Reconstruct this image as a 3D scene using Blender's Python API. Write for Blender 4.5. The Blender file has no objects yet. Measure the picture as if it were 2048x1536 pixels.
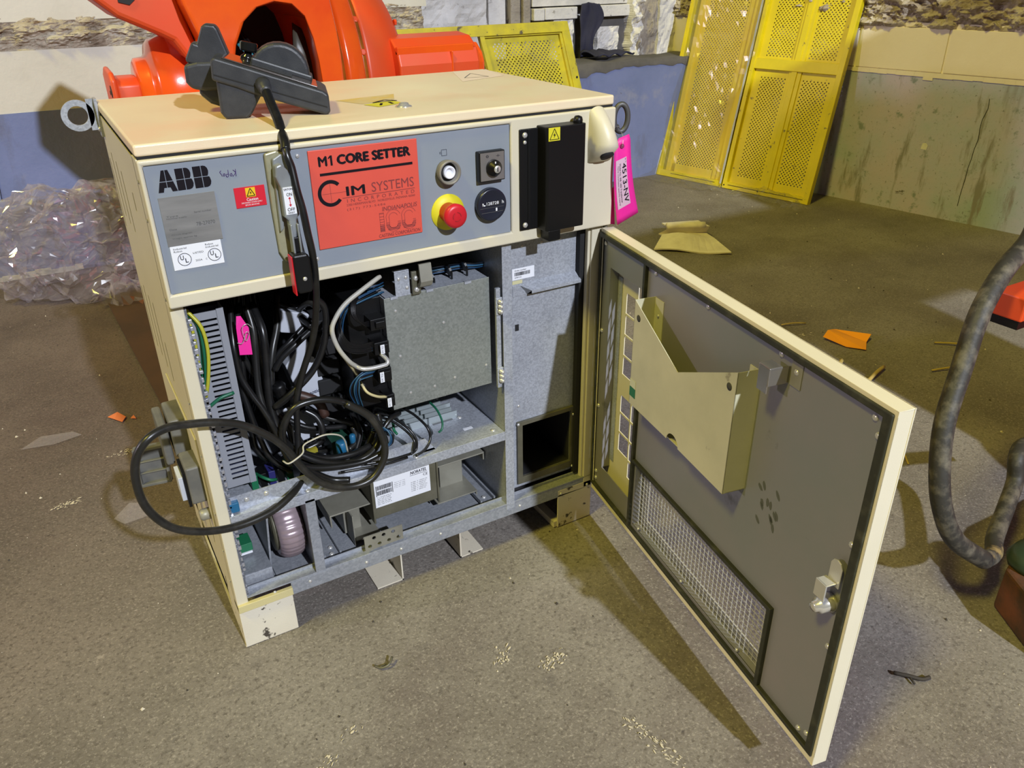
import bpy, bmesh, math, random
from mathutils import Vector, Matrix, noise
random.seed(7)
PI = math.pi
scene = bpy.context.scene
# ---------------------------------------------------------------- camera
cam_data = bpy.data.cameras.new('camera')
cam = bpy.data.objects.new('camera', cam_data)
scene.collection.objects.link(cam)
cam.location = (-0.10778, -1.20734, 1.13616)
cam.rotation_euler = (1.08495, 0.012613, -0.528326)
cam_data.sensor_width = 36.0
cam_data.lens = 36.0 * 1590.1 / 2048.0
cam_data.clip_start = 0.02
scene.camera = cam
# ---------------------------------------------------------------- world, lamps, exposure
world = bpy.data.worlds.new('world')
scene.world = world
world.use_nodes = True
world.node_tree.nodes['Background'].inputs[0].default_value = (0.78, 0.84, 1.0, 1)
world.node_tree.nodes['Background'].inputs[1].default_value = 0.034


def lamp(name, kind, loc, target, col, energy, size):
    d = bpy.data.lights.new(name, kind)
    d.color = col
    d.energy = energy
    if kind == 'AREA':
        d.shape = 'DISK'
        d.size = size
    else:
        d.shadow_soft_size = size
    o = bpy.data.objects.new(name, d)
    o.location = loc
    o.rotation_euler = (Vector(target) - Vector(loc)).to_track_quat('-Z', 'Y').to_euler()
    scene.collection.objects.link(o)
    return o


# cold white lamp far in front of the cabinet, and a yellow hall lamp high up on the left
lamp('hall_lamp_white', 'POINT', (0.78, -8.4, 6.0), (0.5, 0, 0.4), (0.84, 0.89, 1.0), 4100, 0.11)
lamp('hall_lamp_yellow', 'AREA', (-9.6, -3.0, 16.0), (0.9, 0.0, 0.0), (1.0, 0.865, 0.13), 1780, 2.4)
lamp('far_bay_lamp', 'AREA', (-8.5, 1.9, 3.3), (1.5, 0.0, 0.5), (1.0, 0.84, 1.0), 170, 0.5)
vs = scene.view_settings
vs.view_transform = 'Standard'
vs.look = 'None'
vs.exposure = 0.28
vs.gamma = 1.0
vs.use_curve_mapping = False

# ---------------------------------------------------------------- materials
MATS = {}


def mat(name, col, rough=0.5, metal=0.0, var=None, bump=None, coat=0.0, emit=None, spots=None, trans=None, spec=0.5, anis=None):
    """var=(scale, col2, contrast lo, hi)  bump=(scale, strength)  spots=list of (scale, col, lo, hi)"""
    m = bpy.data.materials.new(name)
    m.use_nodes = True
    nt = m.node_tree
    N = nt.nodes
    L = nt.links
    b = N['Principled BSDF']
    b.inputs['Base Color'].default_value = (*col, 1)
    b.inputs['Roughness'].default_value = rough
    b.inputs['Metallic'].default_value = metal
    b.inputs['Specular IOR Level'].default_value = spec
    if coat:
        b.inputs['Coat Weight'].default_value = coat
        b.inputs['Coat Roughness'].default_value = 0.08
    if trans:
        b.inputs['Transmission Weight'].default_value = trans
    tc = N.new('ShaderNodeTexCoord')
    cur = None

    def noise_mask(scale, lo, hi, stretch=None, detail=6, rough_=0.6):
        n = N.new('ShaderNodeTexNoise')
        n.inputs['Scale'].default_value = scale
        n.inputs['Detail'].default_value = detail
        n.inputs['Roughness'].default_value = rough_
        if stretch:
            mp = N.new('ShaderNodeMapping')
            mp.inputs['Scale'].default_value = stretch
            L.new(tc.outputs['Object'], mp.inputs[0])
            L.new(mp.outputs[0], n.inputs['Vector'])
        else:
            L.new(tc.outputs['Object'], n.inputs['Vector'])
        r = N.new('ShaderNodeMapRange')
        r.inputs['From Min'].default_value = lo
        r.inputs['From Max'].default_value = hi
        L.new(n.outputs[0], r.inputs['Value'])
        return r.outputs[0]

    def mixin(mask, c2):
        nonlocal cur
        mx = N.new('ShaderNodeMix')
        mx.data_type = 'RGBA'
        L.new(mask, mx.inputs['Factor'])
        if cur is None:
            mx.inputs['A'].default_value = (*col, 1)
        else:
            L.new(cur, mx.inputs['A'])
        mx.inputs['B'].default_value = (*c2, 1)
        cur = mx.outputs['Result']
    if var:
        mixin(noise_mask(var[0], var[2] if len(var) > 2 else 0.35, var[3] if len(var) > 3 else 0.65, var[4] if len(var) > 4 else None), var[1])
    for s in (spots or []):
        mixin(noise_mask(s[0], s[2], s[3], s[4] if len(s) > 4 else None), s[1])
    if cur is not None:
        L.new(cur, b.inputs['Base Color'])
    if bump:
        n = N.new('ShaderNodeTexNoise')
        n.inputs['Scale'].default_value = bump[0]
        n.inputs['Detail'].default_value = 5
        if len(bump) > 2:
            mp = N.new('ShaderNodeMapping')
            mp.inputs['Scale'].default_value = bump[2]
            L.new(tc.outputs['Object'], mp.inputs[0])
            L.new(mp.outputs[0], n.inputs['Vector'])
        else:
            L.new(tc.outputs['Object'], n.inputs['Vector'])
        bp = N.new('ShaderNodeBump')
        bp.inputs['Strength'].default_value = bump[1]
        bp.inputs['Distance'].default_value = 0.002 if len(bump) < 4 else bump[3]
        L.new(n.outputs[0], bp.inputs['Height'])
        L.new(bp.outputs[0], b.inputs['Normal'])
    MATS[name] = m
    return m


def galv(name, c1, c2, rough=0.42, metal=0.35, scale=90):
    m = mat(name, c1, rough, metal)
    nt = m.node_tree
    N = nt.nodes
    L = nt.links
    tc = N.new('ShaderNodeTexCoord')
    v = N.new('ShaderNodeTexVoronoi')
    v.inputs['Scale'].default_value = scale
    L.new(tc.outputs['Object'], v.inputs['Vector'])
    n = N.new('ShaderNodeTexNoise')
    n.inputs['Scale'].default_value = 9
    n.inputs['Detail'].default_value = 6
    L.new(tc.outputs['Object'], n.inputs['Vector'])
    sep = N.new('ShaderNodeSeparateColor')
    L.new(v.outputs['Color'], sep.inputs[0])
    ad = N.new('ShaderNodeMath')
    ad.operation = 'ADD'
    L.new(sep.outputs[0], ad.inputs[0])
    mu = N.new('ShaderNodeMath')
    mu.operation = 'MULTIPLY'
    mu.inputs[1].default_value = 1.6
    L.new(n.outputs[0], mu.inputs[0])
    L.new(mu.outputs[0], ad.inputs[1])
    r = N.new('ShaderNodeMapRange')
    r.inputs['From Min'].default_value = 0.5
    r.inputs['From Max'].default_value = 2.0
    L.new(ad.outputs[0], r.inputs['Value'])
    mx = N.new('ShaderNodeMix')
    mx.data_type = 'RGBA'
    mx.inputs['A'].default_value = (*c1, 1)
    mx.inputs['B'].default_value = (*c2, 1)
    L.new(r.outputs[0], mx.inputs['Factor'])
    L.new(mx.outputs['Result'], N['Principled BSDF'].inputs['Base Color'])
    return m


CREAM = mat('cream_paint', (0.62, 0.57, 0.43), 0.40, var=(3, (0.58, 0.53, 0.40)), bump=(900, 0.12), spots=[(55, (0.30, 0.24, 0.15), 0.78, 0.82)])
CREAMTOP = mat('cream_lid_sheen', (0.76, 0.66, 0.46), 0.33, var=(5, (0.72, 0.60, 0.42)), bump=(900, 0.12), spots=[(3.2, (0.76, 0.58, 0.40), 0.5, 0.62)])  # cream lightened and warmed for the light and reflections on the lid
CREAMWORN = mat('worn_cream_paint', (0.66, 0.61, 0.49), 0.5, var=(4, (0.58, 0.52, 0.41)), bump=(500, 0.2), spots=[(48, (0.06, 0.05, 0.04), 0.61, 0.66)])
GRAYPANEL = mat('grey_panel_paint', (0.215, 0.245, 0.285), 0.45, var=(7, (0.24, 0.265, 0.30)), bump=(1200, 0.05))
BLACK = mat('black_plastic', (0.005, 0.005, 0.0055), 0.38, spec=0.3, bump=(800, 0.08))
BLACKMATT = mat('black_matt', (0.008, 0.008, 0.009), 0.8)
INNERSHADE = mat('inner_shade_colour', (0.02, 0.02, 0.022), 0.8)  # near-black colour that stands in for shade inside recesses
RUBBER = mat('pendant_rubber', (0.020, 0.022, 0.028), 0.45, var=(30, (0.035, 0.037, 0.043)), bump=(700, 0.1))
CABLE = mat('black_cable', (0.008, 0.008, 0.0085), 0.3, var=(40, (0.018, 0.0175, 0.017), 0.5, 0.8))
CABLEDUST = mat('dusty_black_cable', (0.014, 0.0135, 0.0125), 0.34, var=(30, (0.040, 0.037, 0.031), 0.52, 0.78))
RED = mat('red_plastic', (0.52, 0.012, 0.022), 0.38)
YEL = mat('yellow_plastic', (0.62, 0.56, 0.02), 0.5)
WHITE = mat('white_print', (0.75, 0.76, 0.80), 0.5)
DULLWHITE = mat('dull_white', (0.42, 0.44, 0.50), 0.45, var=(12, (0.50, 0.52, 0.57)))
ORANGELABEL = mat('orange_red_label', (0.66, 0.085, 0.055), 0.45, var=(6, (0.60, 0.075, 0.05)))
REDLABEL = mat('red_label', (0.58, 0.012, 0.03), 0.4)
INK = mat('black_print', (0.008, 0.006, 0.009), 0.7, spec=0.15)
INKRED = mat('dark_red_print', (0.20, 0.03, 0.03), 0.6)
INKGRAY = mat('grey_print', (0.09, 0.09, 0.09), 0.6)
INKBLUE = mat('blue_print', (0.02, 0.03, 0.25), 0.6)
PURPLEINK = mat('purple_ink', (0.04, 0.01, 0.12), 0.6)
PLATE = mat('metal_name_plate', (0.26, 0.255, 0.25), 0.42, 0.25, var=(14, (0.17, 0.168, 0.165), 0.4, 0.7, (0.35, 1, 2.5)))
KEYPLATE = mat('brushed_key_plate', (0.28, 0.26, 0.25), 0.35, 0.6)
CHROME = mat('chrome', (0.75, 0.73, 0.70), 0.2, 0.7)
STEEL = mat('bright_steel', (0.62, 0.61, 0.59), 0.3, 0.55)
GALV = galv('galvanised_sheet', (0.22, 0.235, 0.26), (0.34, 0.355, 0.39), 0.38, 0.25, 260)
GALVL = galv('bright_galvanised_sheet', (0.27, 0.285, 0.32), (0.46, 0.485, 0.54), 0.34, 0.25, 330)
GALVBOX = galv('passivated_galvanised_sheet', (0.19, 0.205, 0.185), (0.30, 0.315, 0.29), 0.38, 0.3, 300)
OLIVE = mat('olive_lacquered_steel', (0.10, 0.095, 0.06), 0.5, 0.3, var=(20, (0.15, 0.14, 0.10)))
SIDEPLASTIC = mat('weathered_grey_plastic', (0.10, 0.10, 0.095), 0.5, var=(20, (0.15, 0.145, 0.125)))
FOOTSTEEL = mat('painted_steel_bracket', (0.21, 0.20, 0.16), 0.45, 0.2, var=(15, (0.28, 0.27, 0.22)))
HANDLEPAINT = mat('cast_handle_plate', (0.36, 0.34, 0.22), 0.42, 0.3, var=(25, (0.26, 0.25, 0.17)))
HANDLEGRAY = mat('cast_handle_lever', (0.26, 0.28, 0.29), 0.42, 0.2, var=(25, (0.20, 0.21, 0.22)))
GASKET = mat('dark_gasket', (0.022, 0.023, 0.012), 0.6, var=(40, (0.05, 0.05, 0.03), 0.5, 0.7))
DOORGREY = mat('door_inner_grey', (0.225, 0.235, 0.245), 0.36, 0.25, var=(4, (0.265, 0.245, 0.265), 0.35, 0.65), spots=[(9, (0.13, 0.13, 0.13), 0.68, 0.74)])
POCKETPAINT = mat('pocket_paint', (0.56, 0.54, 0.39), 0.45, var=(5, (0.44, 0.43, 0.31)), bump=(900, 0.08), spots=[(14, (0.24, 0.22, 0.15), 0.68, 0.72)])
DOORSKIN = mat('door_skin_paint', (0.74, 0.68, 0.52), 0.42, var=(4, (0.70, 0.64, 0.48)), bump=(900, 0.1))
FOAM = mat('grey_foam_strip', (0.11, 0.115, 0.13), 0.85, var=(160, (0.30, 0.31, 0.35), 0.5, 0.6))
DUCT = mat('grey_wiring_duct', (0.24, 0.25, 0.28), 0.5)
PINK = mat('pink_card', (0.80, 0.02, 0.30), 0.5)
PINKLABEL = mat('pale_tag_label', (0.62, 0.42, 0.50), 0.5)
GREEN = mat('green_wire', (0.008, 0.11, 0.055), 0.4)
GREENP = mat('green_plastic', (0.012, 0.14, 0.06), 0.5)
YELWIRE = mat('yellow_green_wire', (0.42, 0.40, 0.03), 0.4)
BLUEWIRE = mat('blue_wire', (0.010, 0.050, 0.12), 0.4)
CREAMWIRE = mat('cream_wire', (0.46, 0.40, 0.22), 0.45)
WHITEWIRE = mat('off_white_wire', (0.40, 0.385, 0.33), 0.45)
BLUEPART = mat('blue_plastic', (0.015, 0.12, 0.24), 0.4)
TOROIDM = mat('lilac_winding_foil', (0.40, 0.31, 0.33), 0.26, 0.4, var=(30, (0.34, 0.26, 0.29)))
ORANGE = mat('orange_gloss_paint', (0.85, 0.115, 0.008), 0.22, var=(4, (0.75, 0.07, 0.01)), coat=0.6, bump=(25, 0.15, (1, 1, 1), 0.004))
ORANGEDULL = mat('orange_dull_paint', (0.72, 0.065, 0.012), 0.42, var=(5, (0.66, 0.085, 0.02)))
BROWNGROOVE = mat('amber_brown_groove', (0.35, 0.11, 0.008), 0.25, var=(12, (0.16, 0.05, 0.008)))  # brown tone of the grooves between the orange rings
GUARD = mat('yellow_guard_paint', (0.74, 0.60, 0.006), 0.4, var=(7, (0.64, 0.52, 0.006)), spots=[(26, (0.22, 0.18, 0.05), 0.66, 0.70)])
GUARDOCHRE = mat('ochre_guard_paint', (0.66, 0.47, 0.02), 0.45, var=(6, (0.68, 0.53, 0.03)))
GUARDDIRTY = mat('dirty_yellow_guard_paint', (0.64, 0.54, 0.02), 0.5, var=(12, (0.46, 0.39, 0.04)), spots=[(30, (0.12, 0.10, 0.05), 0.64, 0.70)])
CLOTH = mat('dark_navy_cloth', (0.018, 0.018, 0.038), 0.9, var=(8, (0.03, 0.03, 0.06)))
RAG = mat('dusty_white_cloth', (0.80, 0.74, 0.64), 0.85, var=(14, (0.66, 0.60, 0.52)))
ORANGEPAPER = mat('orange_paper', (0.95, 0.36, 0.012), 0.5)
STRAW = mat('dry_straw', (0.42, 0.31, 0.09), 0.8)
HOSE = mat('dusty_hose', (0.03, 0.028, 0.024), 0.6, var=(34, (0.14, 0.125, 0.095), 0.46, 0.70), bump=(60, 0.6), spots=[(9, (0.30, 0.22, 0.09), 0.66, 0.72)])
RUST = mat('rusty_steel', (0.13, 0.04, 0.014), 0.8, var=(18, (0.05, 0.025, 0.012)), bump=(90, 0.5))
BOARD = mat('reddish_brown_board', (0.085, 0.045, 0.028), 0.8, var=(5, (0.055, 0.032, 0.022)))
DEBRIS = mat('pale_grit', (0.55, 0.49, 0.38), 0.8)
DEBRISDARK = mat('dark_grit', (0.04, 0.032, 0.024), 0.8)


def film(name, col, alpha, rough=0.12):
    m = bpy.data.materials.new(name)
    m.use_nodes = True
    N = m.node_tree.nodes
    L = m.node_tree.links
    N.remove(N['Principled BSDF'])
    t = N.new('ShaderNodeBsdfTransparent')
    t.inputs[0].default_value = (0.93, 0.93, 0.93, 1)
    g = N.new('ShaderNodeBsdfGlossy')
    g.inputs['Roughness'].default_value = rough
    g.inputs['Color'].default_value = (1, 1, 1, 1)
    d = N.new('ShaderNodeBsdfDiffuse')
    d.inputs[0].default_value = (*col, 1)
    m1 = N.new('ShaderNodeMixShader')
    m1.inputs[0].default_value = 0.45
    L.new(d.outputs[0], m1.inputs[1])
    L.new(g.outputs[0], m1.inputs[2])
    m2 = N.new('ShaderNodeMixShader')
    m2.inputs[0].default_value = alpha
    L.new(t.outputs[0], m2.inputs[1])
    L.new(m1.outputs[0], m2.inputs[2])
    L.new(m2.outputs[0], N['Material Output'].inputs[0])
    return m


FILM = film('clear_plastic_film', (0.60, 0.52, 0.56), 0.24, 0.10)
FILMY = film('thin_stretch_film', (0.55, 0.50, 0.36), 0.10, 0.2)


def surface_mat(name, stops, scale=2.0, rough=0.85, extra=(), bump=(60, 0.4, 0.004), bandz=None, coord='Object', grime=False):
    """a mottled masonry / concrete surface: ramp over large noise, extra=(scale, col, lo, hi, stretch)"""
    m = bpy.data.materials.new(name)
    m.use_nodes = True
    nt = m.node_tree
    N = nt.nodes
    L = nt.links
    b = N['Principled BSDF']
    b.inputs['Roughness'].default_value = rough
    tc = N.new('ShaderNodeTexCoord')
    n = N.new('ShaderNodeTexNoise')
    n.inputs['Scale'].default_value = scale
    n.inputs['Detail'].default_value = 9
    n.inputs['Roughness'].default_value = 0.62
    L.new(tc.outputs[coord], n.inputs['Vector'])
    cr = N.new('ShaderNodeValToRGB')
    cr.color_ramp.elements[0].position = stops[0][0]
    cr.color_ramp.elements[0].color = (*stops[0][1], 1)
    cr.color_ramp.elements[1].position = stops[-1][0]
    cr.color_ramp.elements[1].color = (*stops[-1][1], 1)
    for p, c in stops[1:-1]:
        e = cr.color_ramp.elements.new(p)
        e.color = (*c, 1)
    L.new(n.outputs[0], cr.inputs[0])
    cur = cr.outputs[0]
    for ex in extra:
        n2 = N.new('ShaderNodeTexNoise')
        n2.inputs['Scale'].default_value = ex[0]
        n2.inputs['Detail'].default_value = 6
        n2.inputs['Roughness'].default_value = 0.65
        mp = N.new('ShaderNodeMapping')
        mp.inputs['Scale'].default_value = ex[4] if len(ex) > 4 else (1, 1, 1)
        mp.inputs['Location'].default_value = (ex[0] * 0.37, ex[0] * 0.11, 0)
        L.new(tc.outputs[coord], mp.inputs[0])
        L.new(mp.outputs[0], n2.inputs['Vector'])
        r = N.new('ShaderNodeMapRange')
        r.inputs['From Min'].default_value = ex[2]
        r.inputs['From Max'].default_value = ex[3]
        L.new(n2.outputs[0], r.inputs['Value'])
        mx = N.new('ShaderNodeMix')
        mx.data_type = 'RGBA'
        L.new(r.outputs[0], mx.inputs['Factor'])
        L.new(cur, mx.inputs['A'])
        mx.inputs['B'].default_value = (*ex[1], 1)
        cur = mx.outputs['Result']
    if grime:
        # old reddish-brown grime that lies on the floor at the back left
        sx = N.new('ShaderNodeSeparateXYZ')
        L.new(tc.outputs[coord], sx.inputs[0])
        m1 = N.new('ShaderNodeMath')
        m1.operation = 'MULTIPLY_ADD'
        m1.inputs[1].default_value = -0.55
        L.new(sx.outputs['X'], m1.inputs[0])
        m2 = N.new('ShaderNodeMath')
        m2.operation = 'MULTIPLY_ADD'
        m2.inputs[1].default_value = 0.75
        L.new(sx.outputs['Y'], m2.inputs[0])
        L.new(n.outputs[0], m2.inputs[2])
        L.new(m2.outputs[0], m1.inputs[2])
        r = N.new('ShaderNodeMapRange')
        r.inputs['From Min'].default_value = 0.45
        r.inputs['From Max'].default_value = 1.35
        r.inputs['To Max'].default_value = 0.8
        L.new(m1.outputs[0], r.inputs['Value'])
        mx = N.new('ShaderNodeMix')
        mx.data_type = 'RGBA'
        mx.blend_type = 'MULTIPLY'
        L.new(r.outputs[0], mx.inputs['Factor'])
        L.new(cur, mx.inputs['A'])
        mx.inputs['B'].default_value = (0.52, 0.40, 0.38, 1)
        cur = mx.outputs['Result']
    L.new(cur, b.inputs['Base Color'])
    if bump:
        nb = N.new('ShaderNodeTexNoise')
        nb.inputs['Scale'].default_value = bump[0]
        nb.inputs['Detail'].default_value = 8
        nb.inputs['Roughness'].default_value = 0.7
        L.new(tc.outputs[coord], nb.inputs['Vector'])
        bp = N.new('ShaderNodeBump')
        bp.inputs['Strength'].default_value = bump[1]
        bp.inputs['Distance'].default_value = bump[2]
        L.new(nb.outputs[0], bp.inputs['Height'])
        L.new(bp.outputs[0], b.inputs['Normal'])
    return m


FLOOR = surface_mat('stained_concrete', [(0.30, (0.105, 0.090, 0.076)), (0.43, (0.165, 0.145, 0.125)), (0.56, (0.212, 0.19, 0.166)), (0.72, (0.26, 0.236, 0.208))], 2.3, 0.72,
                    extra=[(1.1, (0.135, 0.11, 0.10), 0.52, 0.68), (14, (0.125, 0.11, 0.10), 0.58, 0.75), (45, (0.075, 0.065, 0.06), 0.67, 0.71),
                           (7, (0.46, 0.42, 0.37), 0.70, 0.76), (110, (0.10, 0.085, 0.072), 0.50, 0.70), (210, (0.36, 0.325, 0.285), 0.53, 0.72), (300, (0.075, 0.062, 0.052), 0.58, 0.72), (90, (0.55, 0.51, 0.46), 0.73, 0.77)], bump=(150, 0.6, 0.003), grime=True)
BLUEWALL = surface_mat('blue_grey_wall_paint', [(0.3, (0.13, 0.165, 0.31)), (0.5, (0.165, 0.20, 0.375)), (0.7, (0.20, 0.23, 0.42))], 2.0, 0.6,
                       extra=[(5, (0.12, 0.125, 0.18), 0.54, 0.70, (1, 1, 0.3)), (3, (0.26, 0.27, 0.36), 0.56, 0.68), (14, (0.10, 0.10, 0.12), 0.68, 0.72), (9, (0.52, 0.52, 0.60), 0.70, 0.74, (1, 1, 0.5))], bump=(26, 0.3, 0.006))
BLUERIGHT = surface_mat('blue_paint_lit_copy', [(0.36, (0.35, 0.43, 0.52)), (0.47, (0.43, 0.44, 0.60)), (0.60, (0.49, 0.435, 0.60))], 1.9, 0.6,  # blue wall paint lightened, its green and purple mottle imitating lamp light
                        extra=[(4, (0.20, 0.18, 0.18), 0.56, 0.70, (1, 1, 0.2)), (70, (0.16, 0.17, 0.19), 0.6, 0.72), (9, (0.10, 0.09, 0.08), 0.68, 0.71), (12, (0.22, 0.26, 0.29), 0.60, 0.68), (7, (0.24, 0.23, 0.24), 0.56, 0.66, (2, 2, 0.35))], bump=(30, 0.35, 0.006))
CREAMWALL = surface_mat('cream_wall_paint', [(0.3, (0.56, 0.53, 0.44)), (0.6, (0.66, 0.63, 0.54))], 2.5, 0.6,
                        extra=[(40, (0.25, 0.19, 0.12), 0.72, 0.75)], bump=(40, 0.3, 0.004))
CREAMRIGHT = surface_mat('cream_paint_lit_copy', [(0.3, (0.74, 0.66, 0.50)), (0.6, (0.80, 0.73, 0.58))], 2.5, 0.6,  # same cream paint, lighter and yellower to imitate stronger lamp light
                        extra=[(40, (0.30, 0.22, 0.12), 0.72, 0.75)], bump=(40, 0.3, 0.004))
WHITEWALL = surface_mat('flaking_white_paint', [(0.3, (0.52, 0.50, 0.48)), (0.6, (0.76, 0.73, 0.70))], 4, 0.75,
                        extra=[(16, (0.20, 0.17, 0.14), 0.62, 0.70), (50, (0.06, 0.05, 0.045), 0.66, 0.70)], bump=(35, 0.6, 0.01))
BEIGEWALL = surface_mat('beige_crumbling_plaster', [(0.3, (0.26, 0.22, 0.18)), (0.6, (0.42, 0.37, 0.31))], 6, 0.85,
                        extra=[(24, (0.14, 0.11, 0.09), 0.6, 0.7), (12, (0.50, 0.48, 0.45), 0.62, 0.72)], bump=(30, 0.8, 0.015))
ROCK = surface_mat('broken_rough_plaster', [(0.25, (0.12, 0.09, 0.065)), (0.40, (0.42, 0.34, 0.25)), (0.55, (0.66, 0.58, 0.45)), (0.72, (0.78, 0.72, 0.62))], 9, 0.85,
                   extra=[(18, (0.20, 0.11, 0.05), 0.60, 0.70, (1, 1, 2)), (38, (0.70, 0.64, 0.56), 0.62, 0.68), (34, (0.06, 0.045, 0.035), 0.66, 0.70, (0.6, 0.6, 2))], bump=(45, 0.9, 0.02))
SOOTSHADE = surface_mat('ledge_soot_and_hollow_shade', [(0.3, (0.07, 0.065, 0.065)), (0.7, (0.13, 0.12, 0.115))], 6, 0.9)  # soot on the ledge; the same dark stands for shade in the hollow

# ---------------------------------------------------------------- geometry helpers
ORIG = {}       # object name -> world origin of its root
PLACE = None    # when set, a placement (function of x, y, z) for the module being built


class G:
    def __init__(s):
        s.v = []
        s.f = []
        s.sm = []
        s.smooth = False

    def add(s, vs, fs, xf=None):
        n = len(s.v)
        for p in vs:
            s.v.append(tuple(xf(*p)) if xf else tuple(p))
        for f in fs:
            s.f.append(tuple(n + i for i in f))
            s.sm.append(s.smooth)
        return s

    def box(s, x0, x1, y0, y1, z0, z1, xf=None):
        vs = [(x0, y0, z0), (x1, y0, z0), (x1, y1, z0), (x0, y1, z0), (x0, y0, z1), (x1, y0, z1), (x1, y1, z1), (x0, y1, z1)]
        return s.add(vs, [(0, 3, 2, 1), (4, 5, 6, 7), (0, 1, 5, 4), (1, 2, 6, 5), (2, 3, 7, 6), (3, 0, 4, 7)], xf)

    def prism(s, poly, a, b, axis='y', xf=None):
        """poly in the two other axes (x,z / y,z / x,y), extruded a..b along axis"""
        def P(p, t):
            if axis == 'y':
                return (p[0], t, p[1])
            if axis == 'x':
                return (t, p[0], p[1])
            return (p[0], p[1], t)
        n = len(poly)
        vs = [P(p, a) for p in poly] + [P(p, b) for p in poly]
        fs = [tuple(range(n)), tuple(range(2 * n - 1, n - 1, -1))]
        fs += [(i, i + n, (i + 1) % n + n, (i + 1) % n) for i in range(n)]
        return s.add(vs, fs, xf)

    def lathe(s, prof, o, ax, n=24, xf=None, arc=None):
        """prof = [(t, r)] along ax from o"""
        ax = Vector(ax).normalized()
        u = ax.orthogonal().normalized()
        w = ax.cross(u)
        o = Vector(o)
        vs = []
        for t, r in prof:
            for i in range(n):
                a = 2 * PI * i / n
                vs.append(tuple(o + ax * t + (u * math.cos(a) + w * math.sin(a)) * r))
        fs = []
        for k in range(len(prof) - 1):
            for i in range(n):
                j = (i + 1) % n
                fs.append((k * n + i, k * n + j, (k + 1) * n + j, (k + 1) * n + i))
        fs.append(tuple(range(n - 1, -1, -1)))
        fs.append(tuple(range((len(prof) - 1) * n, len(prof) * n)))
        return s.add(vs, fs, xf)

    def cyl(s, p0, p1, r, n=16, r1=None, xf=None):
        p0 = Vector(p0)
        d = Vector(p1) - p0
        return s.lathe([(0, r), (d.length, r if r1 is None else r1)], p0, d, n, xf)

    def tube(s, pts, r, n=8, sub=4, closed=False):
        P = [Vector(p) for p in pts]
        Q = []
        m = len(P)
        rng = range(m) if closed else range(m - 1)
        for i in rng:
            p0 = P[(i - 1) % m] if (closed or i > 0) else P[0] * 2 - P[1]
            p1 = P[i]
            p2 = P[(i + 1) % m]
            p3 = P[(i + 2) % m] if (closed or i + 2 < m) else p2 * 2 - p1
            for k in range(sub):
                t = k / sub
                Q.append(0.5 * ((2 * p1) + (p2 - p0) * t + (2 * p0 - 5 * p1 + 4 * p2 - p3) * t * t + (3 * p1 - p0 - 3 * p2 + p3) * t ** 3))
        if not closed:
            Q.append(P[-1])
        vs = []
        T0 = None
        u = None
        q = len(Q)
        for i, p in enumerate(Q):
            t = (Q[(i + 1) % q] - Q[i - 1]) if closed else (Q[min(i + 1, q - 1)] - Q[max(i - 1, 0)])
            if t.length < 1e-9:
                t = T0 or Vector((0, 0, 1))
            t.normalize()
            if u is None:
                u = t.orthogonal().normalized()
            u = (u - t * u.dot(t))
            u = u.normalized() if u.length > 1e-6 else t.orthogonal().normalized()
            w = t.cross(u)
            T0 = t
            for k in range(n):
                a = 2 * PI * k / n
                vs.append(tuple(p + (u * math.cos(a) + w * math.sin(a)) * r))
        fs = []
        for i in range(q if closed else q - 1):
            j = (i + 1) % q
            for k in range(n):
                l = (k + 1) % n
                fs.append((i * n + k, i * n + l, j * n + l, j * n + k))
        if not closed:
            fs.append(tuple(range(n - 1, -1, -1)))
            fs.append(tuple(range((q - 1) * n, q * n)))
        sm = s.smooth
        s.smooth = True
        s.add(vs, fs)
        s.smooth = sm
        return s

    def plate(s, u0, u1, v0, v1, rects, t0, t1, xf):
        """rectangular plate with rectangular holes, xf(u, v, t) -> world"""
        us = sorted(set([u0, u1] + [c for r in rects for c in r[:2]]))
        vs_ = sorted(set([v0, v1] + [c for r in rects for c in r[2:]]))
        us = [c for c in us if u0 <= c <= u1]
        vs_ = [c for c in vs_ if v0 <= c <= v1]
        nu, nv = len(us) - 1, len(vs_) - 1
        full = {}
        for i in range(nu):
            for j in range(nv):
                cu, cv = (us[i] + us[i + 1]) / 2, (vs_[j] + vs_[j + 1]) / 2
                full[i, j] = not any(r[0] < cu < r[1] and r[2] < cv < r[3] for r in rects)
        V = {}
        vs = []

        def vi(i, j, k):
            if (i, j, k) not in V:
                V[i, j, k] = len(vs)
                vs.append((us[i], vs_[j], (t0, t1)[k]))
            return V[i, j, k]
        fs = []
        for (i, j), ok in full.items():
            if not ok:
                continue
            fs.append((vi(i, j, 0), vi(i + 1, j, 0), vi(i + 1, j + 1, 0), vi(i, j + 1, 0)))
            fs.append((vi(i, j, 1), vi(i, j + 1, 1), vi(i + 1, j + 1, 1), vi(i + 1, j, 1)))
            for di, dj, a, b in ((-1, 0, (i, j), (i, j + 1)), (1, 0, (i + 1, j + 1), (i + 1, j)), (0, -1, (i + 1, j), (i, j)), (0, 1, (i, j + 1), (i + 1, j + 1))):
                if not full.get((i + di, j + dj), False):
                    fs.append((vi(*a, 0), vi(*b, 0), vi(*b, 1), vi(*a, 1)))
        return s.add(vs, fs, xf)

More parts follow.
